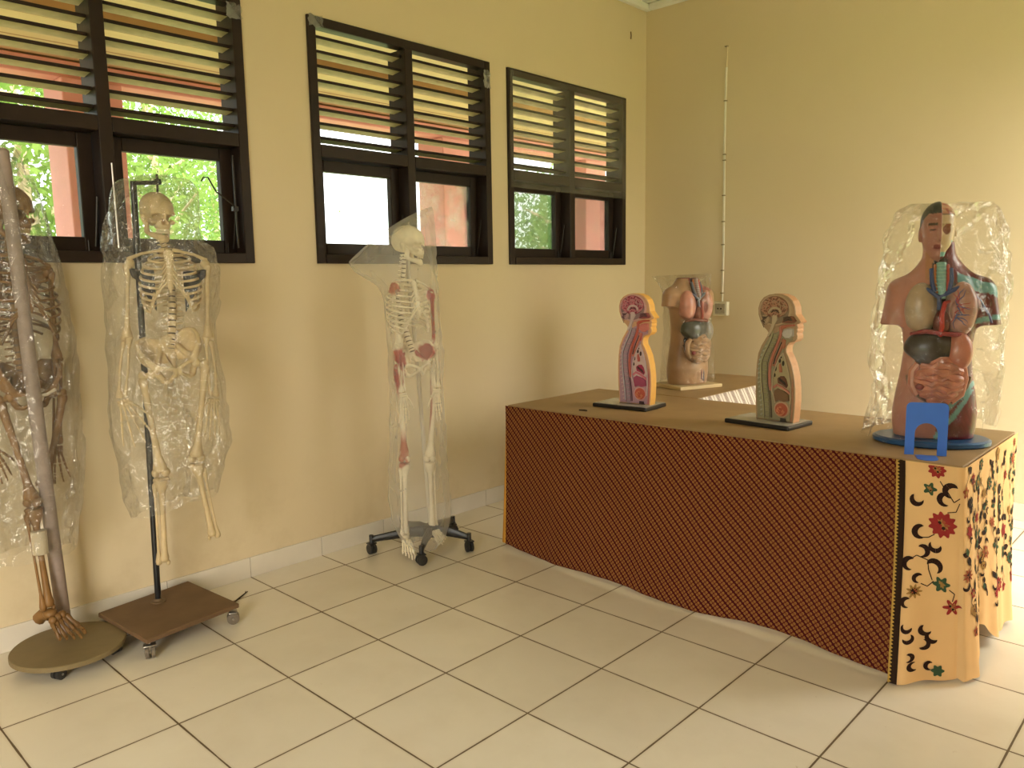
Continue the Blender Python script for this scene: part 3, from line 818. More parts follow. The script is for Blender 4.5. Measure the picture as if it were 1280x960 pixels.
def caster(parent, loc, rot, r=.026, dark=True, mats=None):
    c = MB(); Mx = Matrix.Translation(loc) @ Matrix.Rotation(rot, 4, 'Z')
    for g in (-1, 1):
        c.lathe([(r*.55, -.008), (r, -.006), (r, .006), (r*.55, .008)], 18, M=Mx @ Matrix.Translation((g*.011, 0, r)) @ Matrix.Rotation(PI/2, 4, 'Y'))
    w = c.build('caster_wheel', mats[0], parent)
    h = MB()
    h.box((-.023, -r*.7, r*1.95), (.023, r*.7, r*2.2), b=.004, M=Mx); h.box((-.0022, -r*.35, r*.8), (.0022, r*.35, r*2.0), M=Mx)
    h.tube([Mx @ Vector((-.021, 0, r)), Mx @ Vector((.021, 0, r))], r*.22, 8)
    h.tube([Mx @ Vector((0, .006, r*2)), Mx @ Vector((0, .006, r*2.7))], .006, 8)
    h.build('caster_fork', mats[1], w)

M_RUBBER = mat('black_rubber', (.03, .028, .027), .5, .4, .3, 40)
M_WHEEL = mat('grey_caster_plastic', (.16, .13, .10), .45, .4, .3, 40)
M_BOARD = mat('weathered_brown_board', (.155, .092, .048), .6, .3, .3, 9, .15)
M_DISCTOP = mat('olive_painted_disc', (.20, .150, .075), .55, .35, .22, 9, .12)
M_POLEWRAP = mat('greyish_wrapped_pole', (.30, .235, .215), .5, .35, .25, 30, .25)
M_BLACKPOLE = mat('black_enamel_pole', (.012, .012, .014), .3, .5, .2, 40)

# ---- the skeleton on the rectangular board
BL = (.173, -.908, 0)
t = thing('skeleton_stand', 'black pole stand on a square brown board with casters, holding the middle footless skeleton', 'stand', BL, YAW)
def W2L(x, y, z, base, rot):      # room point -> stand's own frame
    dx, dy = x-base[0], y-base[1]; c, s_ = math.cos(-rot), math.sin(-rot)
    return Vector((dx*c-dy*s_, dx*s_+dy*c, z))
cor = [(.10, -1.122), (.503, -1.090), (.449, -.688), (.038, -.719)]
loc = [W2L(x, y, 0, BL, YAW) for x, y in cor]
b = MB(); bm = bmesh.new(); vs = [bm.verts.new((p.x, p.y, .066)) for p in loc]; f = bm.faces.new(vs)
ex = bmesh.ops.extrude_face_region(bm, geom=[f]); bmesh.ops.translate(bm, vec=(0, 0, .019), verts=[v for v in ex['geom'] if isinstance(v, bmesh.types.BMVert)])
bmesh.ops.bevel(bm, geom=bm.edges[:], offset=.003, segments=1, affect='EDGES'); b.bm(bm, smooth=False)
b.build('base_board', M_BOARD, t)
cen = sum(loc, Vector())/4
for p in loc:
    q = p.lerp(cen, .10)
    caster(t, (q.x, q.y, 0), rng.uniform(0, 3), .0245, mats=(M_WHEEL, M_METAL))
b = MB(); b.lathe([(.030, .085), (.030, .090), (.017, .092), (.0125, .100)], 16); b.build('pole_flange', mat('rust_flange', (.16, .10, .05), .6), t)
b = MB(); b.tube([(0, 0, .088), (.010, 0, .7), (.024, 0, 1.45), (.030, 0, 1.812)], .0125, 12); b.build('pole', M_BLACKPOLE, t)
b = MB(); b.box((.020, -.008, 1.800), (.140, .008, 1.816), b=.003); b.tube([(.127, -.005, 1.84), (.127, -.005, 1.80), (.126, -.012, 1.745)], .005, 8); b.box((.118, -.012, 1.80), (.138, .008, 1.822), b=.003)
b.build('hook_arm', M_BLACKPOLE, t)

CB = (.62, .485, .29)
t = thing('human_skeleton', 'cream anatomical skeleton without feet hanging inside a clear bag on the black pole', 'skeleton', BL, YAW)
Yb = -.05
spB = dict(s=.88, skull=((.136, Yb, 1.676), math.radians(47), .06, .03), hs=.90,
  spine=[(.124, Yb+.02, 1.615), (.136, Yb+.055, 1.545), (.134, Yb+.09, 1.43), (.140, Yb+.065, 1.29), (.140, Yb+.03, 1.155)],
  cage_yaw=math.radians(22), cage_top=(.168, Yb+.01, 1.560), cage_bot=(.164, Yb+.01, 1.275), cage_w=.205, cage_d=.165, scap_shade=(.035, .036, .045),
  arms=[((.022, Yb-.03, 1.495), (.006, Yb-.05, 1.205), (-.014, Yb-.085, .972), (.060, Yb-.12, .79), .9), ((.298, Yb+.05, 1.488), (.283, Yb+.05, 1.195), (.297, Yb+.03, .955), (.288, Yb+.01, .785), .35)],
  pelvis=((.158, Yb+.0, 1.115), math.radians(28), math.radians(-12)), ps=1.0,
  legs=[((.085, Yb-.03, 1.060), (.089, Yb-.03, .665), (.072, Yb-.02, .285), None), ((.238, Yb+.02, 1.098), (.222, Yb, .715), (.256, Yb+.03, .375), None)])
skeleton(t, spB, CB)
M_BAGCLEAR = film_mat('clear_crumpled_bag', milk=.085, gloss=1.8, milkcol=(.88, .89, .92), crinkle=.8, scale=15, rough=.06, crease=.04, fmax=.34)
bag('plastic_bag', 'clear crumpled plastic bag pulled over the middle footless skeleton and its pole', 'plastic bag', BL, YAW,
    [(.07, 1.838, .17, 1.836, -.01, .004), (-.02, 1.80, .285, 1.795, -.02, .06), (-.055, 1.70, .300, 1.70, -.03, .115), (-.065, 1.60, .295, 1.60, -.04, .135), (-.08, 1.50, .345, 1.49, -.045, .15), (-.09, 1.30, .340, 1.30, -.045, .145),
     (-.10, 1.05, .345, 1.02, -.045, .14), (-.095, .80, .350, .78, -.045, .13), (-.075, .60, .33, .66, -.045, .12), (-.05, .475, .30, .56, -.045, .115)], M_BAGCLEAR, 4, wr=.016)

# ---- the brown skeleton on the round base, at the left edge
AL = (.13, -1.255, 0); AR = PI/2
t = thing('skeleton_stand', 'round olive base on casters with a thick grey leaning pole, beside the left edge', 'stand', AL, AR)
dc = W2L(.262, -1.283, 0, AL, AR)
b = MB(); b.lathe([(.190, .044), (.197, .046), (.197, .061), (.194, .064)], 56, M=Matrix.Translation((dc.x, dc.y, 0))); b.build('base_disc', M_DISCTOP, t)
for a in (.35, 2.0, 3.6, 5.2):
    caster(t, (dc.x+.155*math.cos(a+PI/2+.6), dc.y+.155*math.sin(a+PI/2+.6), 0), a, .0198, mats=(M_RUBBER, M_METAL))
b = MB(); b.tube([(.0, 0, .062), (-.02, -.02, .5), (-.045, -.045, 1.1), (-.066, -.062, 1.7), (-.075, -.068, 1.885), (-.0755, -.068, 1.895)], [.026, .0255, .0245, .0235, .023, .012], 16); b.build('pole', M_POLEWRAP, t)
b = MB(); b.tube([(-.035, -.03, 1.005), (.0, -.052, 1.01), (.028, -.06, 1.028)], .006, 8); b.build('pole_peg', mat('pale_peg', (.5, .42, .33), .5), t)
CA = (.22, .112, .036)
t = thing('human_skeleton', 'dark brown stained skeleton in a clear bag behind a grey pole, at the left edge', 'skeleton', AL, AR)
Ya = .022
spA = dict(s=.88, fs=1.3, stain=(.13, .065, .02), skull=((-.045, Ya, 1.680), math.radians(28), .05, 0), kneecaps=1,
  spine=[(-.05, Ya+.015, 1.62), (-.05, Ya+.04, 1.54), (-.05, Ya+.062, 1.41), (-.05, Ya+.045, 1.22), (-.05, Ya+.03, 1.085)],
  cage_yaw=math.radians(12), cage_top=(-.045, Ya, 1.545), cage_bot=(-.042, Ya, 1.165), cage_w=.265, cage_d=.155,
  arms=[((-.165, Ya, 1.49), (-.205, Ya, 1.17), (-.185, Ya-.02, .83), (-.150, Ya-.03, .70)), ((.072, Ya+.01, 1.47), (.072, Ya+.02, 1.13), (.040, Ya+.01, .80), (.030, Ya, .655), .9)],
  pelvis=((-.035, Ya, 1.035), math.radians(8), 0), ps=.92,
  legs=[((-.105, Ya-.01, 1.005), (-.078, Ya-.06, .615), (-.066, Ya-.095, .205), (-.010, Ya-.185, .073)), ((.040, Ya, 1.005), (-.010, Ya+.02, .66), None, None)])
skeleton(t, spA, CA)
tp = MB(); tp.lathe([(.0245, -.045), (.027, -.043), (.027, .043), (.0245, .045)], 18, M=Matrix.Translation((-.074, Ya-.080, .458)))
o = tp.build('tape_wrap', mat('white_tape', (.55, .48, .36), .5), t); o['label'] = 'whitish tape wrapped round the shin'
bag('plastic_bag', 'clear plastic bag over the brown skeleton and grey pole, cut by the left edge', 'plastic bag', AL, AR,
    [(-.088, 1.915, -.045, 1.915, -.066, .004), (-.135, 1.84, .005, 1.84, -.055, .03), (-.165, 1.72, .040, 1.72, -.045, .065), (-.20, 1.55, .075, 1.55, -.035, .105), (-.23, 1.35, .100, 1.35, -.028, .125), (-.25, 1.10, .118, 1.10, -.025, .13),
     (-.26, .85, .112, .85, -.025, .13), (-.26, .62, .09, .62, -.03, .13), (-.25, .41, .05, .41, -.03, .12)], M_BAGCLEAR, 9, wr=.013)

# ---- the white skeleton in the milky bag on the five-star base
CL = (.375, .43, 0)
t = thing('skeleton_stand', 'black five-legged star base on casters under the milky bagged skeleton', 'stand', CL, YAW)
wheels = [(.506, .253), (.183, .188), (.545, .545), (.262, .690), (.10, .46)]
M_BLKPL = mat('black_star_plastic', (.018, .017, .018), .35, .5, .2, 40)
b = MB(); b.lathe([(.030, .075), (.042, .085), (.042, .125), (.030, .14)], 20); b.build('star_hub', M_BLKPL, t)
for x, y in wheels:
    p = W2L(x, y, 0, CL, YAW); d = p.normalized(); e = p
    b = MB(); b.tube([d*.03+Vector((0, 0, .105)), d*.10+Vector((0, 0, .105)), e*.90+Vector((0, 0, .082)), e+Vector((0, 0, .078)), e+d*.008+Vector((0, 0, .078))], [.030, .028, .018, .017, .010], 10, flat=.62, up=(0, 0, 1))
    b.tube([e+Vector((0, 0, .05)), e+Vector((0, 0, .100))], .012, 10)
    b.build('star_leg', M_BLKPL, t)
    caster(t, (e.x, e.y, 0), math.atan2(d.y, d.x)+.6, .027, mats=(M_RUBBER, M_BLKPL))
b = MB(); b.tube([(0, .0, .12), (-.05, .07, .95), (-.085, .075, 1.45), (-.07, .03, 1.69)], .0105, 12); b.tube([(-.07, .03, 1.685), (-.066, .02, 1.715), (-.062, -.01, 1.725)], .004, 8); b.build('pole', mat('white_pole', (.66, .62, .54), .4, .5, .1, 20), t)
CC = (.90, .82, .66)
t = thing('human_skeleton', 'pale skeleton with red muscle patches inside the milky bag, seen side on', 'skeleton', CL, YAW)
RED = (.42, .045, .045); RU = (.48, .14, .08); Yc = -.06
spC = dict(s=.86, skull=((-.062, -.02, 1.590), math.radians(80), .02, 0), hs=.95, kneecaps=1,
  spine=[(-.090, .0, 1.545), (-.105, .01, 1.43), (-.137, .03, 1.30), (-.105, .01, 1.17), (-.065, -.02, 1.055)],
  cage_yaw=math.radians(48), cage_top=(-.080, -.02, 1.43), cage_bot=(-.075, -.03, 1.12), cage_w=.225, cage_d=.165,
  arms=[((-.140, -.11, 1.385), (-.115, -.11, 1.10), (-.105, -.12, .86), (-.095, -.13, .70)), ((.035, .06, 1.345), (.040, .05, 1.07), (.050, .02, .86), (.052, .0, .69))],
  pelvis=((-.055, -.03, 1.010), math.radians(40), 0), ps=.95,
  legs=[((-.110, -.07, .985), (-.112, -.09, .52), (-.118, -.10, .125), (-.090, -.20, .020)), ((.005, .03, .975), (.006, .0, .50), (.012, -.01, .13), (.08, -.08, .06))])
paintC = [((-.145, -.11, 1.375), (.045, .06, .028), RU), ((.035, .06, 1.33), (.03, .05, .06), RED), ((-.120, -.09, 1.03), (.035, .06, .055), RED), ((.0, .0, 1.05), (.05, .08, .045), RED),
          ((-.130, -.08, .92), (.035, .06, .07), RED), ((.005, .03, .78), (.02, .05, .16), RED), ((-.112, -.09, .585), (.03, .05, .085), RU), ((-.135, -.1, .50), (.05, .06, .03), RU), ((.04, .05, 1.2), (.018, .05, .1), RED)]
skeleton(t, spC, CC, paintC)
M_BAGMILK = film_mat('milky_bag', milk=.255, gloss=.7, milkcol=(.94, .93, .92), crinkle=.2, scale=6, rough=.35, tint=(.98, .98, .97), fmax=.10, mscale=5, mbase=.7)
bag('plastic_bag', 'milky white plastic bag with a pointed corner over the skeleton on the star base', 'plastic bag', CL, YAW,
    [(-.370, 1.508, .056, 1.758, -.02, .004), (-.362, 1.494, .058, 1.735, -.02, .070), (-.335, 1.462, .062, 1.68, -.02, .105), (-.285, 1.425, .066, 1.590, -.02, .115), (-.225, 1.375, .072, 1.47, -.025, .115), (-.195, 1.28, .080, 1.33, -.03, .13), (-.185, 1.05, .088, 1.05, -.03, .14), (-.190, .75, .092, .75, -.03, .145),
     (-.200, .45, .100, .45, -.03, .15), (-.205, .25, .112, .22, -.04, .15), (-.165, .13, .085, .10, -.06, .13), (-.11, .055, .045, .045, -.08, .10)], M_BAGMILK, 21, wr=.009, fold=.004, arch=.042)
b = MB(); b.tube([(.262, -.640, .004), (.215, -.572, .005), (.168, -.505, .004)], [.003, .004, .002], 6); b.tube([(.180, -.522, .005), (.160, -.510, .004)], .002, 5)
tag(b.build('twig', mat('dark_twig', (.07, .045, .025), .8)), 'thin dark twig on the floor beside the square brown board', 'twig')
# ------------------------------------------------------------------ tables and their cloths
M_TOP = mat('brown_table_covering', (.36, .235, .115), .5, .35, .22, 6, .08)
M_LEG = mat('table_timber', (.25, .15, .07), .6)
TZ = .76
def table(name, label, x0, x1, y0, y1):
    t = thing(name, label, 'table', (x0, y0, 0)); W, D = x1-x0, y1-y0
    b = MB(); b.box((0, 0, TZ-.028), (W, D, TZ), b=.004); b.build('table_top', M_TOP, t)
    for x in (.03, W-.09):
        for y in (.03, D-.09):
            b = MB(); b.box((x, y, 0), (x+.06, y+.06, TZ-.028), b=.004); b.build('leg', M_LEG, t)
    b = MB(); b.box((.06, .05, TZ-.11), (W-.06, .07, TZ-.028)); b.box((.06, D-.07, TZ-.11), (W-.06, D-.05, TZ-.028)); b.build('apron', M_LEG, t)
table('long_table', 'long brown topped table in front, its front hidden by red brown batik', .642, 2.768, .752, 1.535)
table('side_table', 'brown topped table behind, along the window wall, carrying the headless torso', .78, 1.298, 1.548, 2.60)
t = bpy.data.objects['long_table']
b = MB(); b.tube([(.40, .045, TZ+.0005), (.43, .05, TZ+.0025), (.445, .052, TZ+.0005)], .006, 6, flat=.3)
tag(b.build('scrap_of_debris', mat('dark_scrap', (.05, .03, .015), .8)), 'tiny dark scrap lying on the table before the pink section model', 'scrap').location = (.642, .80, 0)

def batik_mat():
    n = NT('red_brown_batik'); uv = n.n('UVMap', uv_map='UVMap'); sp = n.n('SeparateXYZ'); n.set(sp.inputs[0], uv.outputs[0])
    u, v = sp.outputs[0], sp.outputs[1]
    a = n.m('DIVIDE', n.m('ADD', u, v), 1.4142); c = n.m('DIVIDE', n.m('SUBTRACT', u, v), 1.4142)
    P = .0285
    fr = n.m('FRACT', n.m('DIVIDE', c, P))
    dark = n.m('LESS_THAN', fr, .29)
    # flower lattice inside each band: rows of small lozenges
    q = n.m('DIVIDE', a, .0142)
    l1 = n.m('ABSOLUTE', n.m('SUBTRACT', n.m('FRACT', q), .5))
    l2 = n.m('ABSOLUTE', n.m('SUBTRACT', n.m('FRACT', n.m('DIVIDE', n.m('SUBTRACT', fr, .27), .365)), .5))
    r = n.m('SQRT', n.m('ADD', n.m('MULTIPLY', l1, l1), n.m('MULTIPLY', l2, l2)))
    gold = n.m('LESS_THAN', r, .40); core = n.m('LESS_THAN', r, .14)
    pet = n.m('GREATER_THAN', n.m('MULTIPLY', n.m('SINE', n.m('MULTIPLY', u, 1100)), n.m('SINE', n.m('MULTIPLY', v, 1100))), -.1)
    f = n.noise(3, 3, n.xyz()[0])
    g1 = n.mix(f, (.29, .14, .034), (.38, .19, .048))
    base = n.mix(f, (.095, .012, .008), (.13, .020, .012))
    col = n.mix(n.m('MULTIPLY', gold, n.m('MULTIPLY_ADD', pet, .5, .45)), base, g1)
    col = n.mix(core, col, (.16, .045, .015))
    edge = n.m('LESS_THAN', n.m('ABSOLUTE', n.m('SUBTRACT', fr, .30)), .035)
    edge2 = n.m('LESS_THAN', n.m('ABSOLUTE', n.m('SUBTRACT', fr, .97)), .03)
    dots = n.m('LESS_THAN', l1, .25)
    col = n.mix(n.m('MULTIPLY', n.m('MAXIMUM', edge, edge2), dots), col, (.42, .20, .05))
    col = n.mix(dark, col, (.060, .004, .006))
    w = n.m('SINE', n.m('MULTIPLY', u, 3000))
    return n.pbr(col, .85, .15, 0, n.bump(w, .05, .001))
M_BATIK = batik_mat()
M_ORANGE = mat('orange_hem_cloth', (.72, .36, .06), .85, .1, .1, 20)
def sm(t): t = min(max(t, 0), 1); return t*t*(3-2*t)
def front_pos(s, v):
    """front cloth: s metres from the left table corner, v 0..1 from the table edge to the hem"""
    L = 1.957; k = s/L
    x = .634+s+(.030*(1-k)**3+.045*k*k)*v
    fl = (.052+.055*math.exp(-((k-.50)/.26)**2)+.075*k**6)*v**1.3
    fold = (.005*math.sin(s*9+1)+.0025*math.sin(s*23+2)+.0015*math.sin(s*47))*v**.8
    y = .7435-fl+fold
    hem = .010+.022*(.5+.5*math.sin(s*7.5+2.2))*(1-k)+.012*math.exp(-((k-.75)/.1)**2)
    z = .7565-(.7565-hem)*v
    return Vector((x, y, z))
def grid(b, pos, smax, ns, nv, vlen, mi=0):
    vs = []; uv = []; fs = []
    for j in range(nv+1):
        for i in range(ns+1):
            s = smax*i/ns; v = j/nv; vs.append(pos(s, v)); uv.append((s, vlen*v))
    for j in range(nv):
        for i in range(ns): a = j*(ns+1)+i; fs.append((a, a+1, a+ns+2, a+ns+1))
    b.add(vs, fs, mi, uvs=uv)
def thick(o, t=.0025):
    m = o.modifiers.new('Solidify', 'SOLIDIFY'); m.thickness = t; m.offset = 0; return o
t = thing('batik_tablecloth', 'red brown and gold diagonally striped batik cloth hung over the front of the long table', 'tablecloth', (0, 0, 0))
b = MB(); grid(b, front_pos, 1.957, 220, 40, .75); thick(b.build('cloth_panel', M_BATIK, t, autosmooth=0))
b = MB()
def hem_pos(s, v):
    p = front_pos(0, v); return p+Vector((-s*(.25+.85*v), .002+s*.30, 0))
grid(b, hem_pos, .03, 2, 30, .75); o = thick(b.build('turned_hem', M_ORANGE, t, autosmooth=0)); o['label'] = 'plain orange turned side hem'
# --- floral end cloth
M_CREAM = mat('cream_batik_cotton', (.78, .50, .235), .85, .12, .07, 9, .06)
PAL = dict(dark=(.030, .014, .010), red=(.30, .032, .030), green=(.045, .085, .045), ochre=(.36, .20, .06), rust=(.34, .09, .04), gold=(.45, .27, .06))
MPAL = {k: mat('batik_ink_'+k, v, .85, .1, .2, 40) for k, v in PAL.items()}
PK = list(PAL)
def zig_mat():
    n = NT('border_stripe'); uv = n.n('UVMap', uv_map='UVMap'); sp = n.n('SeparateXYZ'); n.set(sp.inputs[0], uv.outputs[0])
    u, v = sp.outputs[0], sp.outputs[1]
    tri = n.m('MULTIPLY', n.m('ABSOLUTE', n.m('SUBTRACT', n.m('FRACT', n.m('DIVIDE', v, .012)), .5)), .016)
    c = n.mix(n.m('LESS_THAN', u, n.m('ADD', tri, .004)), (.030, .016, .010), (.52, .33, .08))
    return n.pbr(c, .85, .1)
M_ZIG = zig_mat()
FL = .192; SIDE = .80
def floral_pos(s, v):
    # plan outline: short front piece, rounded corner, then the right side
    r = .025
    if s < FL-r: x, y, nx, ny = 2.583+s, .735, 0, -1
    elif s < FL+r:
        a = (s-FL+r)/(2*r)*PI/2; cx, cy = 2.583+FL-r, .735+r
        x, y = cx+r*math.sin(a), cy-r*math.cos(a); nx, ny = math.sin(a), -math.cos(a)
    else: x, y, nx, ny = 2.583+FL, .735+(s-FL), 1, 0
    if s < FL: k = sm(s/FL); fl = .140*(1-k)**1.2+.012
    else: k = (s-FL)/SIDE; fl = .055*(1-k)**.5*(1-.75*math.exp(-((k-.33)/.14)**2))+.02*k
    fold = (.012*math.sin(s*24+.5)+.007*math.sin(s*55))*v
    d = fl*v**1.35+fold*.8+.002
    x += nx*d+(.055*(1-sm(s/FL))+.025*sm(s/FL))*v*(1 if s < FL else .4*(1-min(1, (s-FL)/.2))); y += ny*d
    lift = .0 if s < FL else .10*math.exp(-(((s-FL)/SIDE-.33)/.13)**2)+.02*max(0, (s-FL)/SIDE)
    hem = .006+.010*math.sin(s*22)**2+lift
    return Vector((x, y, .7585-(.7585-hem)*v))
t = thing('floral_tablecloth', 'cream batik cloth with dark scrolls and flowers over the right end of the long table', 'tablecloth', (0, 0, 0))
b = MB(); grid(b, floral_pos, FL+SIDE, 130, 44, .75)
LEN = .75
def ink(s, v):
    p = floral_pos(s, v/LEN); e = .002
    a = floral_pos(s+e, v/LEN)-p; c = floral_pos(s, v/LEN+e)-p
    nrm = a.cross(c).normalized()
    if nrm.dot(Vector((.75, -.65, 0))) < 0: nrm = -nrm
    return p+nrm*.0022
lay = [0]
def blob(pts, colr):
    lay[0] += 1
    cs = sum(p[0] for p in pts)/len(pts); cv = sum(p[1] for p in pts)/len(pts)
    ok = [(min(max(p[0], .004), FL+SIDE-.004), min(max(p[1], .004), LEN-.012)) for p in pts]
    o = Vector((.75, -.65, 0))*(.00006*(lay[0] % 12))
    b.add([ink(min(max(cs, .004), FL+SIDE-.004), min(max(cv, .004), LEN-.012))+o]+[ink(*p)+o for p in ok], [(0, i+1, (i+1) % len(ok)+1) for i in range(len(ok))], 1+PK.index(colr))
def flower(s, v, r, n, colr, core='gold', k=.28, ph=0):
    blob([(s+r*(1+k*math.cos(n*a+ph))/(1+k)*math.cos(a), v+r*(1+k*math.cos(n*a+ph))/(1+k)*math.sin(a)) for a in [2*PI*i/(n*6) for i in range(n*6)]], colr)
    rr = r*.52; blob([(s+rr*(1+.3*math.cos(n*a))/(1.3)*math.cos(a), v+rr*(1+.3*math.cos(n*a))/(1.3)*math.sin(a)) for a in [2*PI*i/30 for i in range(30)]], core)
    for i in range(5): a = i*2*PI/5+ph; blob([(s+r*.24*math.cos(a)+r*.13*math.cos(w), v+r*.24*math.sin(a)+r*.13*math.sin(w)) for w in [2*PI*j/8 for j in range(8)]], 'dark' if i % 2 else 'rust')
def swirl(s, v, r, ang, sgn=1):
    o = []; i_ = []
    for k in range(13):
        a = ang+sgn*k/12*4.0; w = r*.62*math.sin(PI*min(1, k/12*1.0))**.7*(1-.35*k/12)+.0008
        o.append((s+(r+w*.6)*math.cos(a), v+(r+w*.6)*math.sin(a))); i_.append((s+(r-w)*math.cos(a), v+(r-w)*math.sin(a)))
    for k in range(12): blob([o[k], o[k+1], i_[k+1], i_[k]], 'dark')
def stem(pts, w=.0016):
    for (a, c), (d, e) in zip(pts[:-1], pts[1:]):
        L = math.hypot(d-a, e-c) or 1; px, pv = -(e-c)/L*w, (d-a)/L*w
        blob([(a+px, c+pv), (d+px, e+pv), (d-px, e-pv), (a-px, c-pv)], 'dark')
def leafs(s, v, r, a, c='dark'):
    blob([(s+math.cos(a)*r*t-math.sin(a)*r*.32*math.sin(PI*t)*g, v+math.sin(a)*r*t+math.cos(a)*r*.32*math.sin(PI*t)*g) for g, ts in ((1, (0, .2, .4, .6, .8, 1)), (-1, (.8, .6, .4, .2))) for t in ts], c)
def cp(cx, cy): return (.012+(cx-250)/350*.172, (cy-85)*.000583)
for (cx, cy, r, n, c, k) in ((450, 115, .030, 9, 'red', .15), (405, 235, .024, 5, 'green', .3), (490, 437, .047, 11, 'red', .14), (490, 792, .029, 6, 'green', .25), (322, 845, .025, 9, 'ochre', .3), (562, 925, .031, 6, 'red', .42)):
    s, v = cp(cx, cy); flower(s, v, r, n, c, 'ochre' if c != 'ochre' else 'dark', k)
for (cx, cy, r, a, g) in ((325, 305, .017, -2.2, -1), (545, 232, .020, -.6, -1), (505, 285, .018, -1.2, -1), (352, 495, .019, -1.2, -1), (445, 570, .016, -.2, 1), (362, 610, .017, -2.2, 1), (290, 685, .018, -1.0, -1), (440, 695, .020, 3.4, 1), (345, 770, .013, -.8, -1), (280, 910, .014, -1, -1)):
    s, v = cp(cx, cy); swirl(s, v, r*1.15, a, g)
for pts in (((470, 180), (495, 215), (520, 240), (560, 295), (600, 270)), ((520, 360), (575, 350), (600, 300)), ((352, 530), (400, 525), (440, 500)), ((290, 660), (330, 635), (400, 660), (405, 715), (430, 775)), ((360, 800), (400, 815), (440, 780)), ((540, 820), (575, 845), (562, 890))):
    stem([cp(*p) for p in pts])
for (s, v, r, a, g) in ((.03, .565, .015, 0, 1), (.035, .60, .015, 3, -1), (.085, .575, .017, -2, -1), (.105, .60, .018, .4, 1), (.08, .625, .016, 2.4, -1), (.04, .665, .013, -2, 1), (.055, .695, .014, 1, 1), (.10, .70, .014, -1, -1)): swirl(s, v, r, a, g)
flower(.125, .715, .022, 6, 'green', 'ochre', .2)
rr = random.Random(5)
for col_i, s0 in enumerate((.235, .30, .375, .44, .52, .60, .68, .76, .85, .93)):
    v = .03+.03*(col_i % 3); pv = None
    while v < .62:
        s = min(max(s0+rr.uniform(-.038, .038), .215), .965); r = rr.uniform(.018, .034); c = rr.choice(['red', 'green', 'ochre', 'rust', 'green', 'red'])
        if rr.random() < .62: flower(s, v, r, rr.choice([5, 6, 9]), c, rr.choice(['ochre', 'dark', 'gold']), rr.uniform(.15, .35), rr.random()*3)
        else:
            for q in range(3): leafs(s, v, rr.uniform(.025, .04), rr.uniform(0, 6.28), rr.choice(['dark', 'dark', 'green']))
        if pv: stem([pv, ((pv[0]+s)/2+rr.uniform(-.02, .02), (pv[1]+v)/2), (s, v)])
        if rr.random() < .7: swirl(s+rr.uniform(-.035, .035), v+.035, rr.uniform(.010, .016), rr.uniform(0, 6), rr.choice([-1, 1]))
        pv = (s, v); v += rr.uniform(.060, .085)
o = b.build('floral_panel', [M_CREAM]+[MPAL[k] for k in PK], t, autosmooth=0, fixn=False)
b = MB()
def bord(s, v):
    p = floral_pos(.001, v); q = front_pos(1.957, v); return Vector((p.x-.022+s, min(p.y, q.y)-.004, p.z))
grid(b, bord, .030, 3, 44, .75); thick(b.build('border_stripe', M_ZIG, t, autosmooth=0), .002)['label'] = 'dark border stripe with gold zigzag'
# --- white and brown cloth on the end of the table behind
def parang_mat():
    n = NT('white_brown_batik'); uv = n.n('UVMap', uv_map='UVMap'); sp = n.n('SeparateXYZ'); n.set(sp.inputs[0], uv.outputs[0])
    u, v = sp.outputs[0], sp.outputs[1]
    c = n.m('FRACT', n.m('DIVIDE', n.m('SUBTRACT', u, n.m('MULTIPLY', v, .8)), .085)); a = n.m('ADD', u, v)
    band = n.m('LESS_THAN', c, .42)
    tooth = n.m('GREATER_THAN', n.m('SINE', n.m('ADD', n.m('MULTIPLY', a, 420), n.m('MULTIPLY', c, 9))), -.25)
    thin = n.m('LESS_THAN', n.m('ABSOLUTE', n.m('SUBTRACT', c, .70)), .03)
    col = n.mix(n.m('MULTIPLY', band, tooth), (.70, .64, .60), (.16, .085, .07))
    col = n.mix(thin, col, (.20, .11, .09))
    return n.pbr(col, .85, .1)
def par_pos(s, v):
    return Vector((1.303+.016*v+.010*math.sin(s*16)*v, 1.552+s, .7585-.74*v))
t = thing('patterned_tablecloth', 'white and brown banded batik cloth hanging on the end of the table behind', 'tablecloth')
b = MB(); grid(b, par_pos, 1.04, 60, 20, .74); thick(b.build('cloth_panel', parang_mat(), t, autosmooth=0))

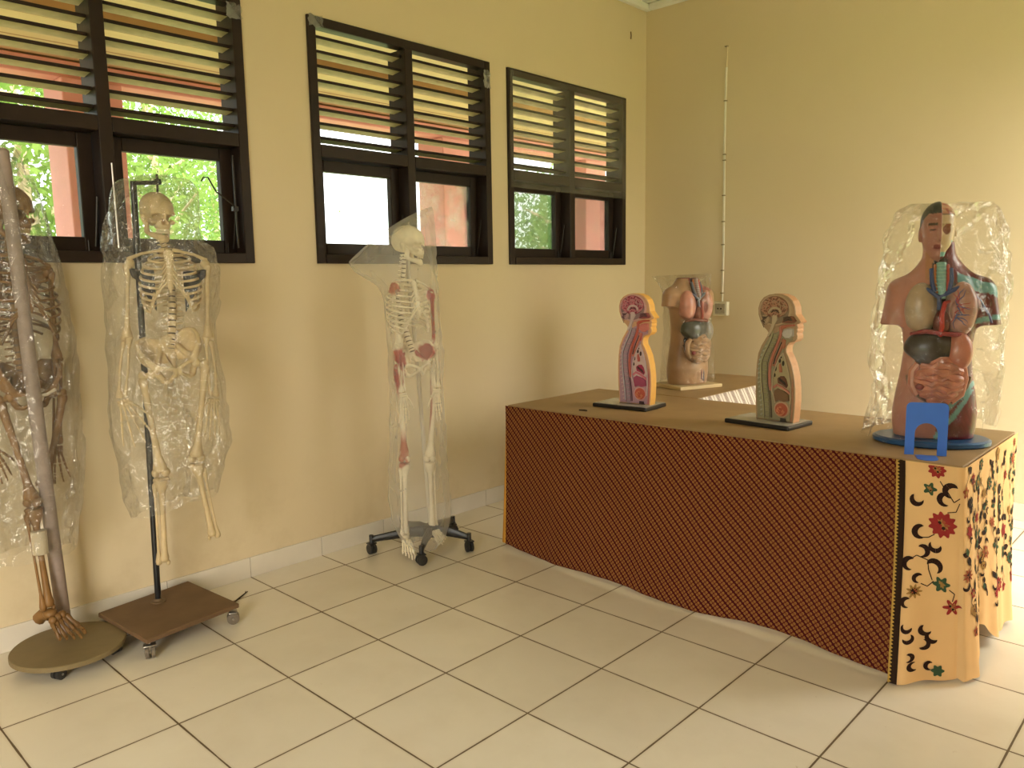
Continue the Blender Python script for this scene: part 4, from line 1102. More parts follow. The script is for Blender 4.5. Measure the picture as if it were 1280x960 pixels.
# ------------------------------------------------------------------ sectional head models
M_PLATE = mat('grey_laminate_plate', (.40, .38, .34), .22, .5, .1, 10)
M_PLATE_E = mat('black_plate_edge', (.018, .015, .014), .3)
M_PAINT = paint_mat('painted_model', .42, .45, .10, 60, .12)
def section_model(name, label, loc, rotz, C):
    t = thing(name, label, 'anatomical model', loc, rotz)
    b = MB(); b.box((-.165, -.105, 0), (.145, .105, .020), b=.006); b.build('base_plate', M_PLATE_E, t)
    b = MB(); b.box((-.157, -.097, .0195), (.137, .097, .0212)); b.build('base_plate_top', M_PLATE, t)
    K, KV, B0 = .00067, .000667, .021
    def q(p): return [((x-225)*K+.030, (890-y)*KV+B0) for x, y in p]
    T = .054
    def fr(u, v, h): return Vector((u, .030-T-h, v))
    out = [(98, 890), (92, 790), (88, 700), (87, 610), (90, 530), (99, 455), (122, 400), (152, 352), (172, 322), (160, 300), (130, 272), (108, 235), (94, 195), (92, 155), (103, 117), (128, 88), (165, 71), (210, 64), (258, 67), (300, 82), (330, 108), (348, 145), (353, 176), (354, 194), (372, 218), (390, 240), (384, 248), (366, 252),
           (367, 264), (373, 276), (367, 285), (371, 298), (364, 312), (370, 330), (368, 348), (352, 366), (318, 376), (304, 392), (298, 415), (300, 440), (318, 470), (340, 520), (358, 590), (368, 670), (370, 750), (366, 830), (360, 890)]
    b = MB(); P = q(out)
    b.prism(P, fr, -T, -.004, 0, C['side'])
    b.prism(P, fr, -.004, 0, 0, C['rim'], inset=.003)
    b.build('body_slab', M_PAINT, t, autosmooth=50)
    def plate(nm, pts, h, colr, h0=0, inset=.004, lab=None):
        b = MB(); b.prism(q(pts), fr, h0-.001, h, 0, colr, inset=inset); o = b.build(nm, M_PAINT, t); return o
    def line(b, pts, r, colr, h=.002, n=6, jit=0):
        Q = q(pts); b.tube([fr(u, v, h) for u, v in Q], [r]*len(Q), n, col=colr)
    def arc(cx, cy, rx, ry, a0, a1, n=20): return [(cx+rx*math.cos(a0+(a1-a0)*i/n), cy-ry*math.sin(a0+(a1-a0)*i/n)) for i in range(n+1)]
    # inner field
    inner = [(108, 885), (104, 790), (100, 700), (100, 610), (104, 535), (114, 462), (135, 410), (165, 362), (188, 328), (250, 300), (345, 300), (345, 355), (310, 366), (288, 400), (284, 440), (305, 490), (328, 560), (342, 650), (346, 750), (342, 885)]
    plate('flesh_field', inner, .003, C['field'])
    # skull ring and brain
    plate('skull_ring', arc(216, 172, 117, 103, 0, 2*PI, 40)[:-1], .004, C['skull'])
    plate('skull_cavity', arc(214, 172, 106, 93, 0, 2*PI, 40)[:-1], .0048, tuple(x*.55 for x in C['gyri2']))
    b = MB(); r = random.Random(3); cx, cy = 214, 160
    b.prism(q([(cx+100*math.cos(a)*(1 if math.sin(a) > -.2 else .96), cy-83*math.sin(a)*(1 if math.sin(a) > 0 else .74)) for a in [2*PI*i/40 for i in range(40)]]), fr, .003, .0075, 0, C['sulc'], inset=.006)
    for ring in range(5):
        R = .94-.17*ring
        for k in range(26-4*ring):
            a = 2*PI*k/(26-4*ring)+r.random()*.3
            if R < .5 and math.sin(a) < -.1: continue
            pts = []
            x, y, d = cx+95*R*math.cos(a), cy-(78 if math.sin(a) > 0 else 54)*R*math.sin(a), a+r.choice([1.2, -1.2, 1.9])
            for m in range(7):
                pts.append((x, y)); d += r.uniform(-.9, .9); x += 7.5*math.cos(d); y -= 7.5*math.sin(d)
                if ((x-cx)/97)**2+((y-cy)/(80 if y < cy else 58))**2 > .93: break
            if len(pts) > 2: line(b, pts, .0023, C['gyri'] if r.random() < .75 else C['gyri2'], .0075)
    b.build('brain', M_PAINT, t)
    b = MB()
    line(b, arc(222, 188, 42, 34, .1, PI*1.02, 14), .0050, C['white'], .009); line(b, arc(222, 190, 26, 18, .1, PI*.9, 10), .0028, C['line'], .0085)
    b.build('corpus_callosum', M_PAINT, t)
    b = MB(); b.prism(q(arc(152, 228, 34, 32, 0, 2*PI, 24)[:-1]), fr, .003, .009, 0, C['gyri2'], inset=.004)
    for k in range(9): line(b, [(178-4*k, 206+1.2*k*k), (160-4.5*k, 214+k*3), (128+3*k, 212+k*5)], .0013, C['line'], .0092)
    b.build('cerebellum', M_PAINT, t)
    plate('brain_stem', [(205, 195), (238, 198), (244, 225), (225, 262), (205, 310), (182, 345), (170, 338), (190, 290), (200, 250)], .010, C['white'])
    # face
    plate('nasal_cavity', [(262, 250), (275, 222), (312, 203), (345, 206), (368, 236), (350, 247), (310, 252)], .006, C['nasal'])
    b = MB()
    for k in range(3): line(b, [(280, 240-11*k), (310, 228-9*k), (340-6*k, 232-8*k)], .0026, C['line'], .007)
    b.build('nasal_shelves', M_PAINT, t)
    plate('palate', [(250, 282), (258, 266), (300, 258), (355, 256), (356, 268), (300, 276), (268, 292)], .006, C['red'])
    plate('tongue', [(262, 312), (280, 290), (318, 280), (350, 284), (352, 330), (325, 352), (288, 350), (268, 332)], .008, C['tongue'], inset=.008)
    # spine
    b = MB(); spx = lambda y: 232-78*sm((y-300)/230)+30*sm((y-560)/320)
    for k in range(19):
        y = 322+k*30; x = spx(y); x2 = spx(y+27)
        b.prism(q([(x-15, y), (x+15, y+1), (x2+15, y+25), (x2-15, y+25)]), fr, .002, .006, 0, C['vert'], inset=.002)
    b.build('spinal_column', M_PAINT, t)
    b = MB(); line(b, [(spx(y)-27, y) for y in range(305, 885, 20)], .0040, C['cord'], .004); b.build('spinal_cord', M_PAINT, t)
    b = MB(); line(b, [(spx(y)+21, y) for y in range(330, 885, 20)], .0016, C['line'], .004); line(b, [(spx(y)-19, y) for y in range(320, 885, 20)], .0012, C['line'], .004); b.build('spinal_ligament', M_PAINT, t)
    b = MB()
    for k in range(16):
        y = 395+k*30; x = max(spx(y)-52, 99+max(0, (470-y)*.22)); b.prism(q([(x-2, y+12), (x+14, y-4), (x+22, y+2), (x+10, y+18)]), fr, .002, .0065, 0, C['spin'], inset=.0025)
    b.build('spinous_processes', M_PAINT, t)
    # throat: gullet and windpipe
    b = MB(); line(b, [(258, 275), (262, 312), (256, 345), (238, 395), (212, 455), (194, 520), (190, 580), (194, 650), (205, 690)], .0072, C['red'], .002, 8); b.build('gullet', M_PAINT, t)
    b = MB(); line(b, [(284, 352), (272, 390), (250, 440), (228, 490), (222, 530)], .0092, C['pipe'], .002, 8); line(b, [(276, 372), (254, 424), (232, 478), (223, 515)], .0040, C['dark'], .0085, 6); b.build('windpipe', M_PAINT, t)
    plate('larynx', [(282, 350), (302, 356), (296, 400), (280, 420), (272, 396)], .007, C['red2'])
    # chest
    plate('chest_cavity', [(284, 440), (262, 470), (238, 520), (222, 580), (216, 640), (222, 690), (330, 690), (340, 650), (328, 580), (310, 510)], .005, C['chest'])
    b = MB(); line(b, [(284, 440), (262, 470), (238, 520), (222, 580), (214, 640), (212, 690), (228, 725), (240, 770)], .0030, C['white'], .006); line(b, [(284, 440), (308, 505), (328, 580), (342, 660), (344, 740), (340, 820)], .0026, C['white'], .006); b.build('chest_lining', M_PAINT, t)
    b = MB()
    for x, y, w, hh in ((262, 492, 9, 15), (286, 508, 9, 18), (233, 545, 9, 17), (228, 588, 8, 13), (270, 470, 6, 7)): b.prism(q(arc(x, y, w, hh, 0, 2*PI, 14)[:-1]), fr, .004, .0068, 0, C['dark'], inset=.001)
    b.build('bronchial_openings', M_PAINT, t)
    plate('great_vessel', [(258, 510), (270, 505), (284, 540), (282, 570), (262, 572), (254, 545)], .009, C['red2'])
    plate('heart', [(246, 606), (268, 588), (296, 586), (314, 606), (326, 650), (316, 668), (284, 652), (252, 640)], .010, C['heart'])
    b = MB()
    for k in range(5): line(b, [(262+10*k, 600+6*k), (272+11*k, 625+7*k)], .0026, C['dark'], .0095)
    b.build('heart_chambers', M_PAINT, t)
    b = MB(); line(b, [(222, 668), (246, 650), (280, 662), (318, 684), (338, 700)], .0062, C['dia'], .004); b.build('diaphragm', M_PAINT, t)
    plate('liver', [(226, 686), (250, 668), (290, 678), (332, 704), (338, 748), (300, 760), (262, 752), (232, 764), (222, 730)], .008, C['liver'])
    b = MB(); b.prism(q(arc(285, 806, 56, 55, 0, 2*PI, 28)[:-1]), fr, .003, .009, 0, C['ring'], inset=.003); b.prism(q(arc(285, 808, 45, 44, 0, 2*PI, 28)[:-1]), fr, .008, .0095, 0, C['stom'], inset=.001)
    r = random.Random(8)
    for k in range(16):
        a = r.uniform(0, 6.28); R = r.uniform(5, 36); line(b, [(285+R*math.cos(a+d), 808+R*math.sin(a+d)+d*6) for d in (0, .25, .5, .75)], .0032, C['rug'], .010)
    b.build('stomach', M_PAINT, t)
    plate('pancreas_section', [(272, 862), (318, 862), (320, 888), (270, 888)], .005, C['dark'])
    b = MB(); line(b, [(spx(y)+30, y) for y in range(690, 885, 20)], .0028, C['line'], .003); b.build('aorta_line', M_PAINT, t)
    plate('chest_muscle', [(352, 600), (358, 680), (358, 800), (352, 886), (345, 886), (348, 750), (345, 660)], .0035, C['musc'])
    return t
CM1 = dict(side=(.80, .44, .10), rim=(.62, .36, .22), field=(.42, .25, .34), skull=(.60, .36, .36), line=(.10, .04, .06), sulc=(.28, .045, .09), gyri=(.56, .20, .26), gyri2=(.48, .30, .34), white=(.58, .46, .50), nasal=(.30, .08, .09), red=(.48, .09, .06), red2=(.45, .10, .10), tongue=(.62, .20, .19), vert=(.36, .27, .34), cord=(.50, .46, .56), spin=(.55, .38, .40), pipe=(.50, .16, .12), dark=(.05, .02, .03), chest=(.60, .44, .46), heart=(.33, .03, .09), dia=(.58, .17, .24), liver=(.34, .06, .14), ring=(.60, .33, .36), stom=(.50, .10, .07), rug=(.66, .24, .13), musc=(.46, .14, .16))
CM2 = dict(side=(.62, .33, .17), rim=(.36, .24, .14), field=(.26, .23, .145), skull=(.42, .30, .19), line=(.07, .045, .03), sulc=(.20, .09, .055), gyri=(.42, .22, .14), gyri2=(.38, .27, .17), white=(.42, .33, .22), nasal=(.20, .075, .04), red=(.40, .13, .08), red2=(.38, .14, .08), tongue=(.46, .43, .40), vert=(.26, .24, .13), cord=(.36, .33, .20), spin=(.36, .36, .28), pipe=(.34, .13, .07), dark=(.035, .025, .02), chest=(.34, .28, .16), heart=(.13, .05, .03), dia=(.48, .19, .14), liver=(.17, .095, .05), ring=(.45, .30, .20), stom=(.38, .09, .05), rug=(.62, .23, .12), musc=(.40, .20, .12))
section_model('section_model', 'pink and lilac half head section model with yellow side, left one on the long table', (1.175, 1.10, TZ), math.radians(4), CM1)
section_model('section_model', 'greenish tan half head section model with bare nose, middle of the long table', (1.924, 1.085, TZ), math.radians(-5), CM2)
# ------------------------------------------------------------------ torso models
M_TORSO = paint_mat('glossy_painted_torso', .28, .5, .10, 50, .06)
def col_mesh(g, fn, M=None):
    V, F = g; V = np.array(V); b = MB(); b.add(V, F, 0, fn(V)); return b
def mottled(c, amp=.15, sc=30, seed=1):
    c = np.array(c)
    return lambda V: np.clip(c*(1+amp*vnoise(V, sc, seed))[:, None], 0, 1)
ZS = [0, .05, .10, .17, .25, .33, .42, .50, .56, .60, .625, .65, .68, .75]
HW = [.152, .160, .162, .152, .137, .128, .138, .150, .150, .124, .100, .078, .062, .058]
HD = [.082, .092, .098, .092, .085, .083, .093, .102, .098, .084, .072, .062, .056, .056]
CX = [.020]*9+[.018, .015, .012, .008, .004]
def body_geo(arm_cut, neck_cut, arms=True):
    def f(X, Y, Z):
        hw = np.interp(Z, ZS, HW); hd = np.interp(Z, ZS, HD); cx = np.interp(Z, ZS, CX)
        d = (np.sqrt(((X-cx)/hw)**2+(Y/hd)**2)-1)*np.minimum(hw, hd)
        d = smin(d, chain(np.abs(X-.018), Y, Z, [(.03, .015, .66), (.09, .012, .605), (.15, .006, .560)], [.030, .030, .040]), .03)
        for g in ((-1, 1) if arms else ()):
            a = cap(X, Y, Z, (.022+g*.150, .004, .548), (.022+g*.182, .006, .42), .054, .046)
            a = np.maximum(a, arm_cut-Z); d = smin(d, a, .03)
        d = smin(d, ell(np.abs(X-.02), Y, Z, (.07, -.065, .50), (.062, .035, .055)), .03)
        d = smax(d, -cap(X, Y, Z, (.022, -.115, -.03), (.022, -.10, .055), .022, .012), .02)
        d = smax(d, -ell(X, Y, Z, (.020, -.108, .255), (.120, .062, .112)), .006)
        d = smax(d, -ell(X, Y, Z, (.018, -.116, .465), (.128, .060, .135)), .006)
        d = smax(d, -cap(X, Y, Z, (.012, -.085, .57), (.008, -.078, .66), .034, .030), .006)
        return np.maximum(np.maximum(d, Z-neck_cut), -Z)
    return sdf((-.27, -.15, -.02), (.30, .14, .74), .0062, f)
def in_cavity(V):
    X, Y, Z = V.T
    c = np.minimum(ell(X, Y, Z, (.020, -.108, .255), (.120, .062, .112)), ell(X, Y, Z, (.018, -.116, .465), (.128, .060, .135)))
    return np.minimum(c, cap(X, Y, Z, (.012, -.085, .57), (.008, -.078, .66), .034, .030)) < .006
def coil(b, c, rx, rz, y, r, colr, seed, turns=9):
    q = random.Random(seed); rows_ = turns
    for k in range(rows_):
        z = c[1]-rz+2*rz*(k+.5)/rows_; w = rx*math.sqrt(max(.05, 1-((z-c[1])/rz)**2)); pts = []
        m = max(4, int(w/.009)); ph = q.random()*6
        for i in range(m+1):
            u = -1+2*i/m; x = c[0]+u*w*.92
            dy = y-.034*math.sqrt(max(0, 1-(u*w/rx)**2-((z-c[1])/rz)**2*.8))
            pts.append((x, dy, z+.005*math.sin(i*1.25+ph)+.004*math.sin(i*2.7+k)))
        col = [tuple(np.array(colr)*(1+.18*math.sin(i*2.1+k*1.7))) for i in range(len(pts))]
        b.tube(pts, [r*(1+.22*math.sin(i*1.9+ph)) for i in range(len(pts))], 8, col=col)
def organ(t, name, c, r, colr, amp=.15, cut=None, seed=1, h=.0045):
    def f(X, Y, Z):
        d = ell(X, Y, Z, c, r)
        return cut(X, Y, Z, d) if cut else d
    g = sdf(tuple(c[i]-r[i]*1.25-.012 for i in range(3)), tuple(c[i]+r[i]*1.25+.012 for i in range(3)), h, f)
    return col_mesh(g, mottled(colr, amp, 45, seed)).build(name, M_TORSO, t)
def torso(t, style):
    full = style == 'full'
    skin = np.array((.48, .205, .155) if full else (.45, .275, .165)); mus = np.array((.17, .018, .026)); teal = np.array((.17, .40, .42)); cav = np.array((.045, .024, .018))
    g = body_geo(.430 if full else .492, .74 if full else .668)
    def colr(V):
        X, Y, Z = V.T; n = vnoise(V, 25, 3)
        C = np.tile(skin, (len(V), 1))*(1+.10*n)[:, None]
        if full:
            m = X > .020+.004*n; C[m] = mus*(1+.3*n[m])[:, None]
            fib = np.sin((X*1.2+Z*.6)*260+4*n) > .72
            C[m & fib] *= .7
            def band(k): C[k & m] = teal*(1+.2*n[k & m])[:, None]
            band((np.abs(Z-(.605-.32*(X-.06))+.010*n) < .019) & (X > .07))
            band((np.abs(Z-.448-.22*(X-.17)+.006*n) < .010) & (X > .150))
            band((np.abs(Z-(.06+1.4*(X-.06))+.01*n) < .017) & (Z < .19)); band((np.abs(Z-(.16+.9*(X-.1))+.008*n) < .014) & (Z < .24))
            C[(~m) & (Z > .60) & (X > -.045) & (Y < -.02)] = np.array((.44, .20, .10))
        else:
            C[(Z > .585) & (Y < .01) & (X > -.03)] = np.array((.34, .08, .06))
        C[in_cavity(V)] = cav
        if not full: C[(Z > .663)] = np.array((.16, .05, .045))
        return np.clip(C, 0, 1)
    col_mesh(g, colr).build('torso_body', M_TORSO, t)
    def tb(name, pts, r, colr, n=8):
        b = MB(); b.tube(pts, r, n, col=tuple(colr)); return b.build(name, M_TORSO, t)
    # chest
    organ(t, 'right_lung', (-.056, -.074, .492), (.062, .050, .098), (.44, .32, .21) if full else (.50, .24, .19), .14, lambda X, Y, Z, d: smax(d, (Z-.49)*-.9+(X+.05)*-.25-.082, .02))
    lob = organ(t, 'left_lung', (.090, -.074, .492), (.060, .050, .100), (.46, .24, .20) if full else (.52, .25, .20), .28, lambda X, Y, Z, d: smax(d, -ell(X, Y, Z, (.062, -.125, .485), (.016, .035, .038)), .006), 4)
    if full:
        b = MB(); q = random.Random(2)
        for k in range(16):
            x, z = .062+.012*q.random(), .46+.075*q.random(); pts = []; a = q.uniform(-1.4, 1.6)
            for i in range(6):
                yy = -.078-.048*math.sqrt(max(.0, 1-((x-.088)/.054)**2-((z-.492)/.094)**2)); pts.append((x, yy, z)); a += q.uniform(-.6, .6); x += .012*math.cos(a); z += .012*math.sin(a)
            b.tube(pts, [.0022, .002, .0018, .0016, .0012, .0008], 5, col=(.08, .11, .30) if k % 2 else (.45, .05, .05))
        b.build('lung_vessels', M_TORSO, t)
    organ(t, 'heart', (.020, -.098, .440), (.032, .036, .050), (.16, .035, .028) if full else (.40, .16, .12), .25)
    tb('aorta', [(.014, -.128, .395), (.018, -.136, .43), (.016, -.132, .475), (.026, -.118, .515), (.044, -.10, .52)], [.009, .010, .010, .009, .007], (.50, .03, .025) if full else (.34, .10, .08))
    b = MB()
    for pts in ([(-.060, -.085, .572), (-.030, -.104, .560), (.004, -.112, .535), (.006, -.115, .49)], [(.088, -.088, .575), (.050, -.104, .560), (.004, -.112, .535)], [(-.026, -.078, .64), (-.022, -.096, .59), (-.012, -.106, .555)], [(.045, -.076, .64), (.048, -.09, .60), (.040, -.104, .56)]):
        b.tube(pts, .0085, 8, col=(.045, .075, .22) if full else (.14, .15, .20))
    b.build('great_veins', M_TORSO, t)
    b = MB(); b.tube([(.010, -.070, .66), (.011, -.084, .61), (.014, -.10, .565), (.016, -.105, .53)], [.019, .019, .016, .013], 12, col=(.22, .42, .40) if full else (.30, .22, .20))
    for k in range(8): b.tube([(.010+.0195*math.cos(a), -.074-.0033*k-.0185*math.sin(a), .652-.013*k) for a in [PI*i/8 for i in range(9)]], .002, 5, col=(.30, .52, .48) if full else (.42, .32, .28))
    b.build('windpipe', M_TORSO, t)
    b = MB(); b.tube([(.034, -.075, .655), (.036, -.088, .60), (.030, -.104, .55)], .006, 8, col=(.50, .06, .04)); b.tube([(-.012, -.074, .655), (-.012, -.088, .60), (-.004, -.104, .55)], .006, 8, col=(.48, .16, .05))
    b.build('neck_arteries', M_TORSO, t)
    b = MB(); b.tube([(-.090, -.088, .398), (-.040, -.124, .412), (.020, -.136, .405), (.075, -.122, .400), (.112, -.085, .392)], [.008, .009, .009, .009, .007], 8, col=(.28, .03, .04) if full else (.20, .08, .06)); b.build('diaphragm', M_TORSO, t)
    # belly
    dk = (.028, .016, .012) if full else (.075, .075, .065)
    organ(t, 'liver', (-.014, -.090, .345), (.102, .056, .074), dk, .25, lambda X, Y, Z, d: smax(smax(d, (Z-.315)*-.8-(X+.02)*.50-.016-.02, .012), (Z-.405)*.9, .01))
    organ(t, 'stomach', (.086, -.094, .335), (.054, .048, .074), (.52, .18, .12) if full else (.24, .22, .19), .14, lambda X, Y, Z, d: smax(d, (Z-.30)*-.75-(X-.078)*.4-.035, .012))
    ig = sdf((-.09, -.16, .13), (.13, -.02, .33), .006, lambda X, Y, Z: ell(X, Y, Z, (.020, -.085, .232), (.094, .052, .088)))
    base = col_mesh(ig, mottled((.34, .115, .075) if full else (.36, .21, .12), .2, 40)); ic = (.55, .21, .145) if full else (.42, .26, .16)
    coil(base, (.020, .230), .090, .084, -.106, .0150, ic, 6, 8)
    base.build('intestines', M_TORSO, t)
    b = MB(); b.tube([(-.056, -.108, .172), (-.076, -.104, .210), (-.078, -.104, .26), (-.058, -.112, .292)], [.016, .019, .018, .016], 10, col=ic); b.tube([(.104, -.100, .290), (.114, -.096, .235), (.102, -.102, .180), (.066, -.114, .152)], [.015, .016, .016, .014], 10, col=ic)
    b.build('colon', M_TORSO, t)
    b = MB(); b.ball((-.050, -.134, .206), (.017, .009, .013), col=(.24, .03, .03)); b.build('appendix_opening', M_TORSO, t)
    tb('abdominal_rim', [(.020+.117*math.cos(a), -.080-.018*abs(math.sin(a)), .250+.108*math.sin(a)) for a in [PI*1.02+PI*.96*i/24 for i in range(25)]], .0055, skin*.8 if not full else (.22, .12, .07))
    if not full:
        tb('groin_vessels', [(.05, -.088, .13), (.06, -.092, .08), (.065, -.09, .03)], .005, (.30, .14, .16))
        tb('thigh_vessels', [(.075, -.085, .13), (.085, -.087, .07), (.09, -.082, .02)], .004, (.18, .16, .24))
        return
    tb('arm_vein', [(.120, -.085, .555), (.160, -.060, .52), (.195, -.046, .47), (.208, -.040, .44)], [.005, .005, .0045, .004], (.10, .12, .32))
    # head: left of the midline with skin and hair, right of it cut open
    def hf(X, Y, Z):
        A = np.abs(X)
        d = ell(X, Y, Z, (0, .012, .812), (.068, .084, .078))
        d = smin(d, ell(X, Y, Z, (0, -.016, .745), (.055, .062, .072)), .03)
        d = smin(d, ell(X, Y, Z, (0, -.052, .690), (.024, .022, .020)), .02)
        d = smin(d, cap(X, Y, Z, (0, -.074, .785), (0, -.088, .748), .007, .010), .012)
        d = smin(d, cap(A, Y, Z, (.012, -.072, .800), (.040, -.062, .800), .007), .012)
        d = smax(d, -ell(A, Y, Z, (.027, -.084, .783), (.016, .016, .010)), .012)
        d = smin(d, ell(A, Y, Z, (.027, -.062, .782), (.013, .012, .0095)), .004)
        d = smin(d, ell(X, Y, Z, (0, -.072, .720), (.022, .012, .008)), .006)
        d = smax(d, -cap(A, Y, Z, (0, -.086, .7205), (.018, -.080, .7205), .0022), .002)
        d = smin(d, ell(A, Y, Z, (.066, .010, .768), (.008, .018, .028)), .006)
        d = smin(d, cap(X, Y, Z, (.004, .008, .62), (0, .010, .73), .054, .050), .02)
        r = d+.004
        r = smax(r, -ell(X, Y, Z, (.028, -.080, .783), (.017, .026, .016)), .004)
        r = np.where((X > .005) & (X < .02) & (np.abs(Z-.752) < .016), np.maximum(r, -ell(X, Y, Z, (.010, -.09, .750), (.010, .02, .016))), r)
        d = np.where(X > .004, r, d)
        return np.maximum(d, .655-Z)
    hg = sdf((-.095, -.115, .63), (.095, .115, .91), .0042, hf)
    def hc(V):
        X, Y, Z = V.T; n = vnoise(V, 40, 4); g = vnoise(V, 90, 8)
        C = np.tile(skin*.92, (len(V), 1))*(1+.06*n)[:, None]
        hair = (Z > .842+.02*(Y > -.03)*0-.06*np.clip((Y+.045)/.05, 0, 1)) & (X <= .004); C[hair] = np.array((.045, .045, .038))
        C[(np.abs(Z-.803-.08*(X+.03)**2*0) < .0045) & (Y < -.055) & (X < -.010) & (X > -.044)] = np.array((.07, .04, .03))
        C[(np.abs(Z-.7205) < .008) & (Y < -.066) & (np.abs(X) < .022) & (X < .004)] = np.array((.24, .05, .045))
        C[(np.abs(Z-.782) < .0022) & (Y < -.066) & (X < -.014) & (X > -.040)] = np.array((.10, .05, .04))
        R = X > .004
        C[R] = np.array((.68, .52, .33))*(1+.08*n[R])[:, None]
        C[R & (Z > .838)] = np.array((.56, .24, .15)); k = R & (Z > .838) & (g > .25); C[k] = np.array((.62, .36, .24)); k = R & (Z > .838) & (g < -.35); C[k] = np.array((.38, .08, .06))
        C[R & (np.abs(Z-.838) < .003)] = np.array((.2, .12, .07))
        so = R & (ell(X, Y, Z, (.028, -.080, .783), (.017, .026, .016)) < .004); C[so] = np.array((.26, .09, .05))
        C[R & (Z < .70+.6*np.clip(X-.035, 0, 1)) & (Z > .66)] = np.array((.20, .44, .45)); C[R & (X > .044) & (Z < .745)] = np.array((.20, .44, .45))
        C[(Z < .685) & R] = mus; C[(Z < .685) & (~R) & (Y < 0)] = skin*.85
        return np.clip(C, 0, 1)
    col_mesh(hg, hc).build('head', M_TORSO, t)
TL = (2.555, 1.105, TZ); TR = math.radians(21)
t = thing('torso_model', 'large painted torso model with half open head on a blue base, at the table end', 'anatomical model', TL, TR)
b = MB(); b.lathe([(.94, 0), (1, .006), (1, .019), (.95, .025)], 64, M=Matrix.Translation((.012, .0, 0)) @ Matrix.Diagonal((.205, .145, 1, 1))); b.build('base_plate', mat('blue_painted_base', (.02, .085, .22), .3, .5, .15, 12), t)
torso(t, 'full')
for o in list(t.children):
    if o.name.split('.')[0] != 'base_plate': o.location = (0, 0, .0245); o.scale = (.90, .92, 1.0)
M_BAGT = film_mat('clear_bag_glossy', milk=.018, gloss=.9, milkcol=(.90, .89, .87), crinkle=1.0, scale=13, rough=.035, fmax=.32, crease=.03)
bag('plastic_bag', 'clear glossy plastic bag over the large torso model on the blue base', 'plastic bag', (2.55, 1.10, TZ), YAW,
    [(-.105, .905, .205, .912, .0, .004), (-.150, .85, .228, .86, .0, .07), (-.175, .76, .245, .77, .0, .12), (-.195, .62, .262, .63, .0, .155), (-.205, .45, .262, .45, .0, .165), (-.21, .25, .255, .26, .0, .165), (-.215, .10, .25, .12, .0, .17), (-.222, .025, .245, .075, 0, .172)], M_BAGT, 31, wr=.018, sub=9)
T2L = (1.000, 1.930, TZ)
t = thing('torso_model', 'smaller headless tan torso model on a cream board, on the table behind', 'anatomical model', T2L, math.radians(70))
b = MB(); b.box((-.155, -.135, 0), (.155, .125, .020), b=.003); b.build('base_board', mat('cream_painted_board', (.66, .52, .30), .5), t)
torso(t, 'plain')
for o in list(t.children):
    if o.name.split('.')[0] != 'base_board': o.location = (-.015, 0, .0195); o.scale = (.85, .96, .935)
bag('plastic_bag', 'clear plastic bag with a pointed corner over the headless torso model behind', 'plastic bag', T2L, YAW,
    [(-.215, .655, .130, .665, .0, .004), (-.175, .61, .142, .635, .0, .06), (-.145, .53, .140, .545, .0, .11), (-.140, .40, .142, .40, .0, .135), (-.138, .22, .150, .22, .0, .145), (-.150, .06, .160, .085, .0, .15), (-.16, .022, .165, .04, 0, .15)], M_BAGT, 41, wr=.010, sub=8)
# ------------------------------------------------------------------ blue metal bookend
t = thing('bookend', 'bright blue bent metal bookend with an arched cut-out, standing before the large torso', 'bookend', (2.622, .848, TZ), math.radians(24))
M_BLUE = mat('blue_enamel', (.045, .175, .74), .35, .5, .06, 20)
w, h, r = .068, .192, .018
def plate2d(outer, hole, fr, th):
    bm = bmesh.new(); n = len(outer)
    # bridge the arch into the outline: one simple polygon
    poly = outer
    vs = [bm.verts.new(fr(u, v, 0)) for u, v in poly]; f = bm.faces.new(vs)
    ex = bmesh.ops.extrude_face_region(bm, geom=[f])
    off = Vector(fr(0, 0, th))-Vector(fr(0, 0, 0))
    bmesh.ops.translate(bm, vec=off, verts=[v for v in ex['geom'] if isinstance(v, bmesh.types.BMVert)])
    return bm
arch_w, arch_h = .037, .118
top = [(w-r+r*math.sin(a), h-r+r*math.cos(a)) for a in [PI/2*i/6 for i in range(7)]][::-1]
topl = [(-u, v) for u, v in top][::-1]
ar = [(arch_w*math.cos(a), arch_h-arch_w+arch_w*math.sin(a)) for a in [PI*i/14 for i in range(15)]]
poly = [(w, 0.001)]+top+topl+[(-w, 0.001), (-arch_w, .001)]+ar[::-1]+[(arch_w, .001)]
b = MB(); b.bm(plate2d(poly, None, lambda u, v, d: (u, d, v), .0016), smooth=False); b.build('upright_plate', M_BLUE, t)
ar2 = [(.034*math.cos(a), -.055-.034*math.sin(a)) for a in [PI*i/12 for i in range(13)]]
b = MB(); b.bm(plate2d([(.034, .0)]+ar2+[(-.034, .0)], None, lambda u, v, d: (u, v, .0006+d), .0014), smooth=False); b.build('foot_tongue', M_BLUE, t)

# ------------------------------------------------------------------ light, sky, camera
w = bpy.data.worlds.new('sky'); SC.world = w; w.use_nodes = True; nt = w.node_tree; nt.nodes.clear()
out = nt.nodes.new('ShaderNodeOutputWorld'); bg = nt.nodes.new('ShaderNodeBackground'); tc = nt.nodes.new('ShaderNodeTexCoord'); sx = nt.nodes.new('ShaderNodeSeparateXYZ')
nt.links.new(tc.outputs['Generated'], sx.inputs[0])
def wm(op, a, b_=None, clamp=False):
    nd = nt.nodes.new('ShaderNodeMath'); nd.operation = op; nd.use_clamp = clamp
    for i, x in enumerate((a, b_)):
        if x is None: continue
        if isinstance(x, bpy.types.NodeSocket): nt.links.new(x, nd.inputs[i])
        else: nd.inputs[i].default_value = x
    return nd.outputs[0]
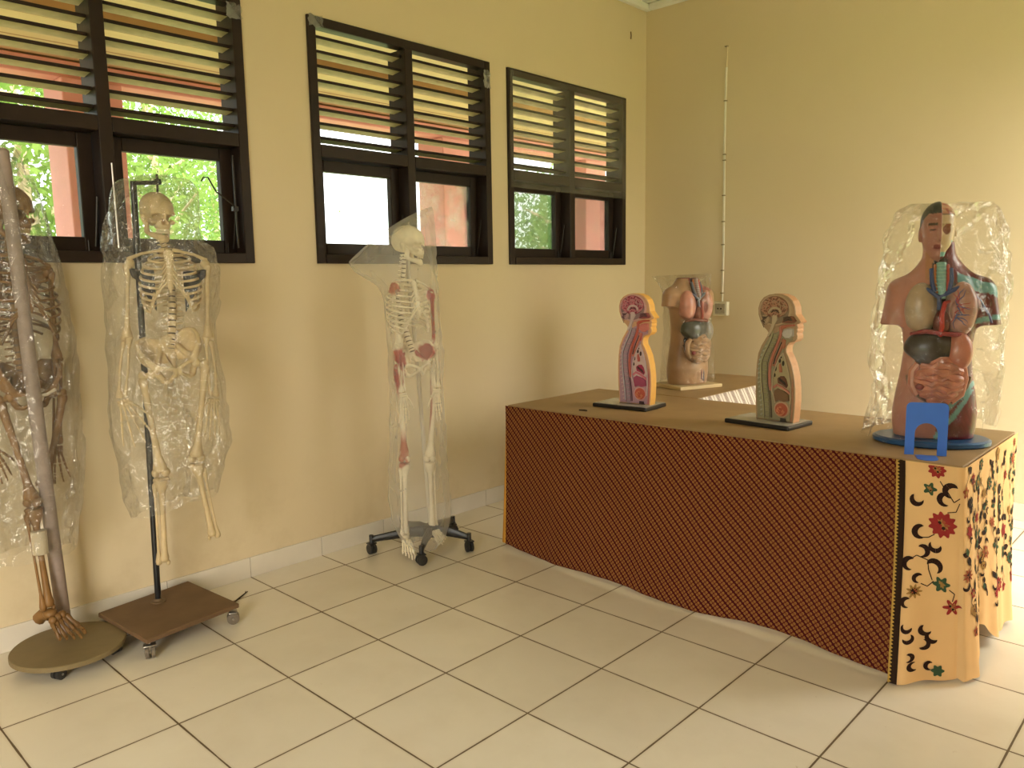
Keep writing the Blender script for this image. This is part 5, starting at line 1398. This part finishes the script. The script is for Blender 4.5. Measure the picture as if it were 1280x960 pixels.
# overcast sky: bright all round, brightest overhead and towards the hazy sun (+x)
side = wm('MULTIPLY_ADD', sx.outputs[0], .5); nt.nodes[-1].inputs[2].default_value = .5
hz = wm('MAXIMUM', sx.outputs[2], 0.0)
glow = wm('MULTIPLY', wm('POWER', side, 1.0), hz)
SKY_BASE, SKY_GLOW = 3.0, 20.0
nt.links.new(wm('ADD', wm('MULTIPLY', glow, SKY_GLOW), SKY_BASE), bg.inputs[1])
mixc = nt.nodes.new('ShaderNodeMix'); mixc.data_type = 'RGBA'; nt.links.new(side, mixc.inputs[0])
mixc.inputs[6].default_value = (.90, .96, 1.0, 1); mixc.inputs[7].default_value = (1.0, .93, .78, 1)
nt.links.new(mixc.outputs[2], bg.inputs[0]); nt.links.new(bg.outputs[0], out.inputs[0])
def lamp(name, typ, loc, direction, **kw):
    l = bpy.data.lights.new(name, typ); o = bpy.data.objects.new(name, l); COL.objects.link(o)
    o.location = loc; o.rotation_euler = Vector(direction).to_track_quat('-Z', 'Y').to_euler()
    for k, v in kw.items(): setattr(l, k, v)
    return o
SUN_E = 2.2
lamp('hazy_sun', 'SUN', (9, -2, 3), (-.75, .62, -.05), energy=SUN_E, angle=math.radians(28), color=(1.0, .90, .72))
def portal(x, y0, y1, z0, z1, d):
    o = lamp('window_portal', 'AREA', (x, (y0+y1)/2, (z0+z1)/2), (d, 0, 0), shape='RECTANGLE', size=y1-y0, size_y=z1-z0)
    o.data.cycles.is_portal = True
for a, c in WINS: portal(-WT-.02, a, c, WZ0, WZ1, 1)
for a, c, z0, z1 in OPEN_R: portal(RX+WT+.02, a, c, z0, z1, -1)
for a, c, z0, z1 in OPEN_F:
    o = lamp('window_portal', 'AREA', ((a+c)/2, RY0-WT-.02, (z0+z1)/2), (0, 1, 0), shape='RECTANGLE', size=c-a, size_y=z1-z0); o.data.cycles.is_portal = True
cam = bpy.data.cameras.new('camera'); co = bpy.data.objects.new('camera', cam); COL.objects.link(co)
cam.sensor_fit = 'HORIZONTAL'; cam.sensor_width = 36; cam.lens = 983.791*36/1280; cam.clip_start = .05; cam.clip_end = 300
yw, pt, ro = -.7583, -.13237, -.015512
fw = Vector((math.sin(yw)*math.cos(pt), math.cos(yw)*math.cos(pt), math.sin(pt))); rt = Vector((math.cos(yw), -math.sin(yw), 0)); up = rt.cross(fw)
r2 = rt*math.cos(ro)+up*math.sin(ro); u2 = -rt*math.sin(ro)+up*math.cos(ro)
Mx = Matrix((r2, u2, -fw)).transposed().to_4x4(); Mx.translation = (3.4492, -2.1762, 1.4105); co.matrix_world = Mx
SC.camera = co
SC.view_settings.view_transform = 'Standard'; SC.view_settings.look = 'None'; SC.view_settings.gamma = 1; SC.view_settings.use_curve_mapping = False
SC.view_settings.exposure = 0.25
SC.cycles.transparent_max_bounces = 32; SC.cycles.max_bounces = 10; SC.cycles.diffuse_bounces = 6; SC.cycles.glossy_bounces = 4; SC.cycles.transmission_bounces = 6
SC.cycles.use_denoising = True; SC.cycles.caustics_reflective = False; SC.cycles.caustics_refractive = False; SC.cycles.sample_clamp_indirect = 6
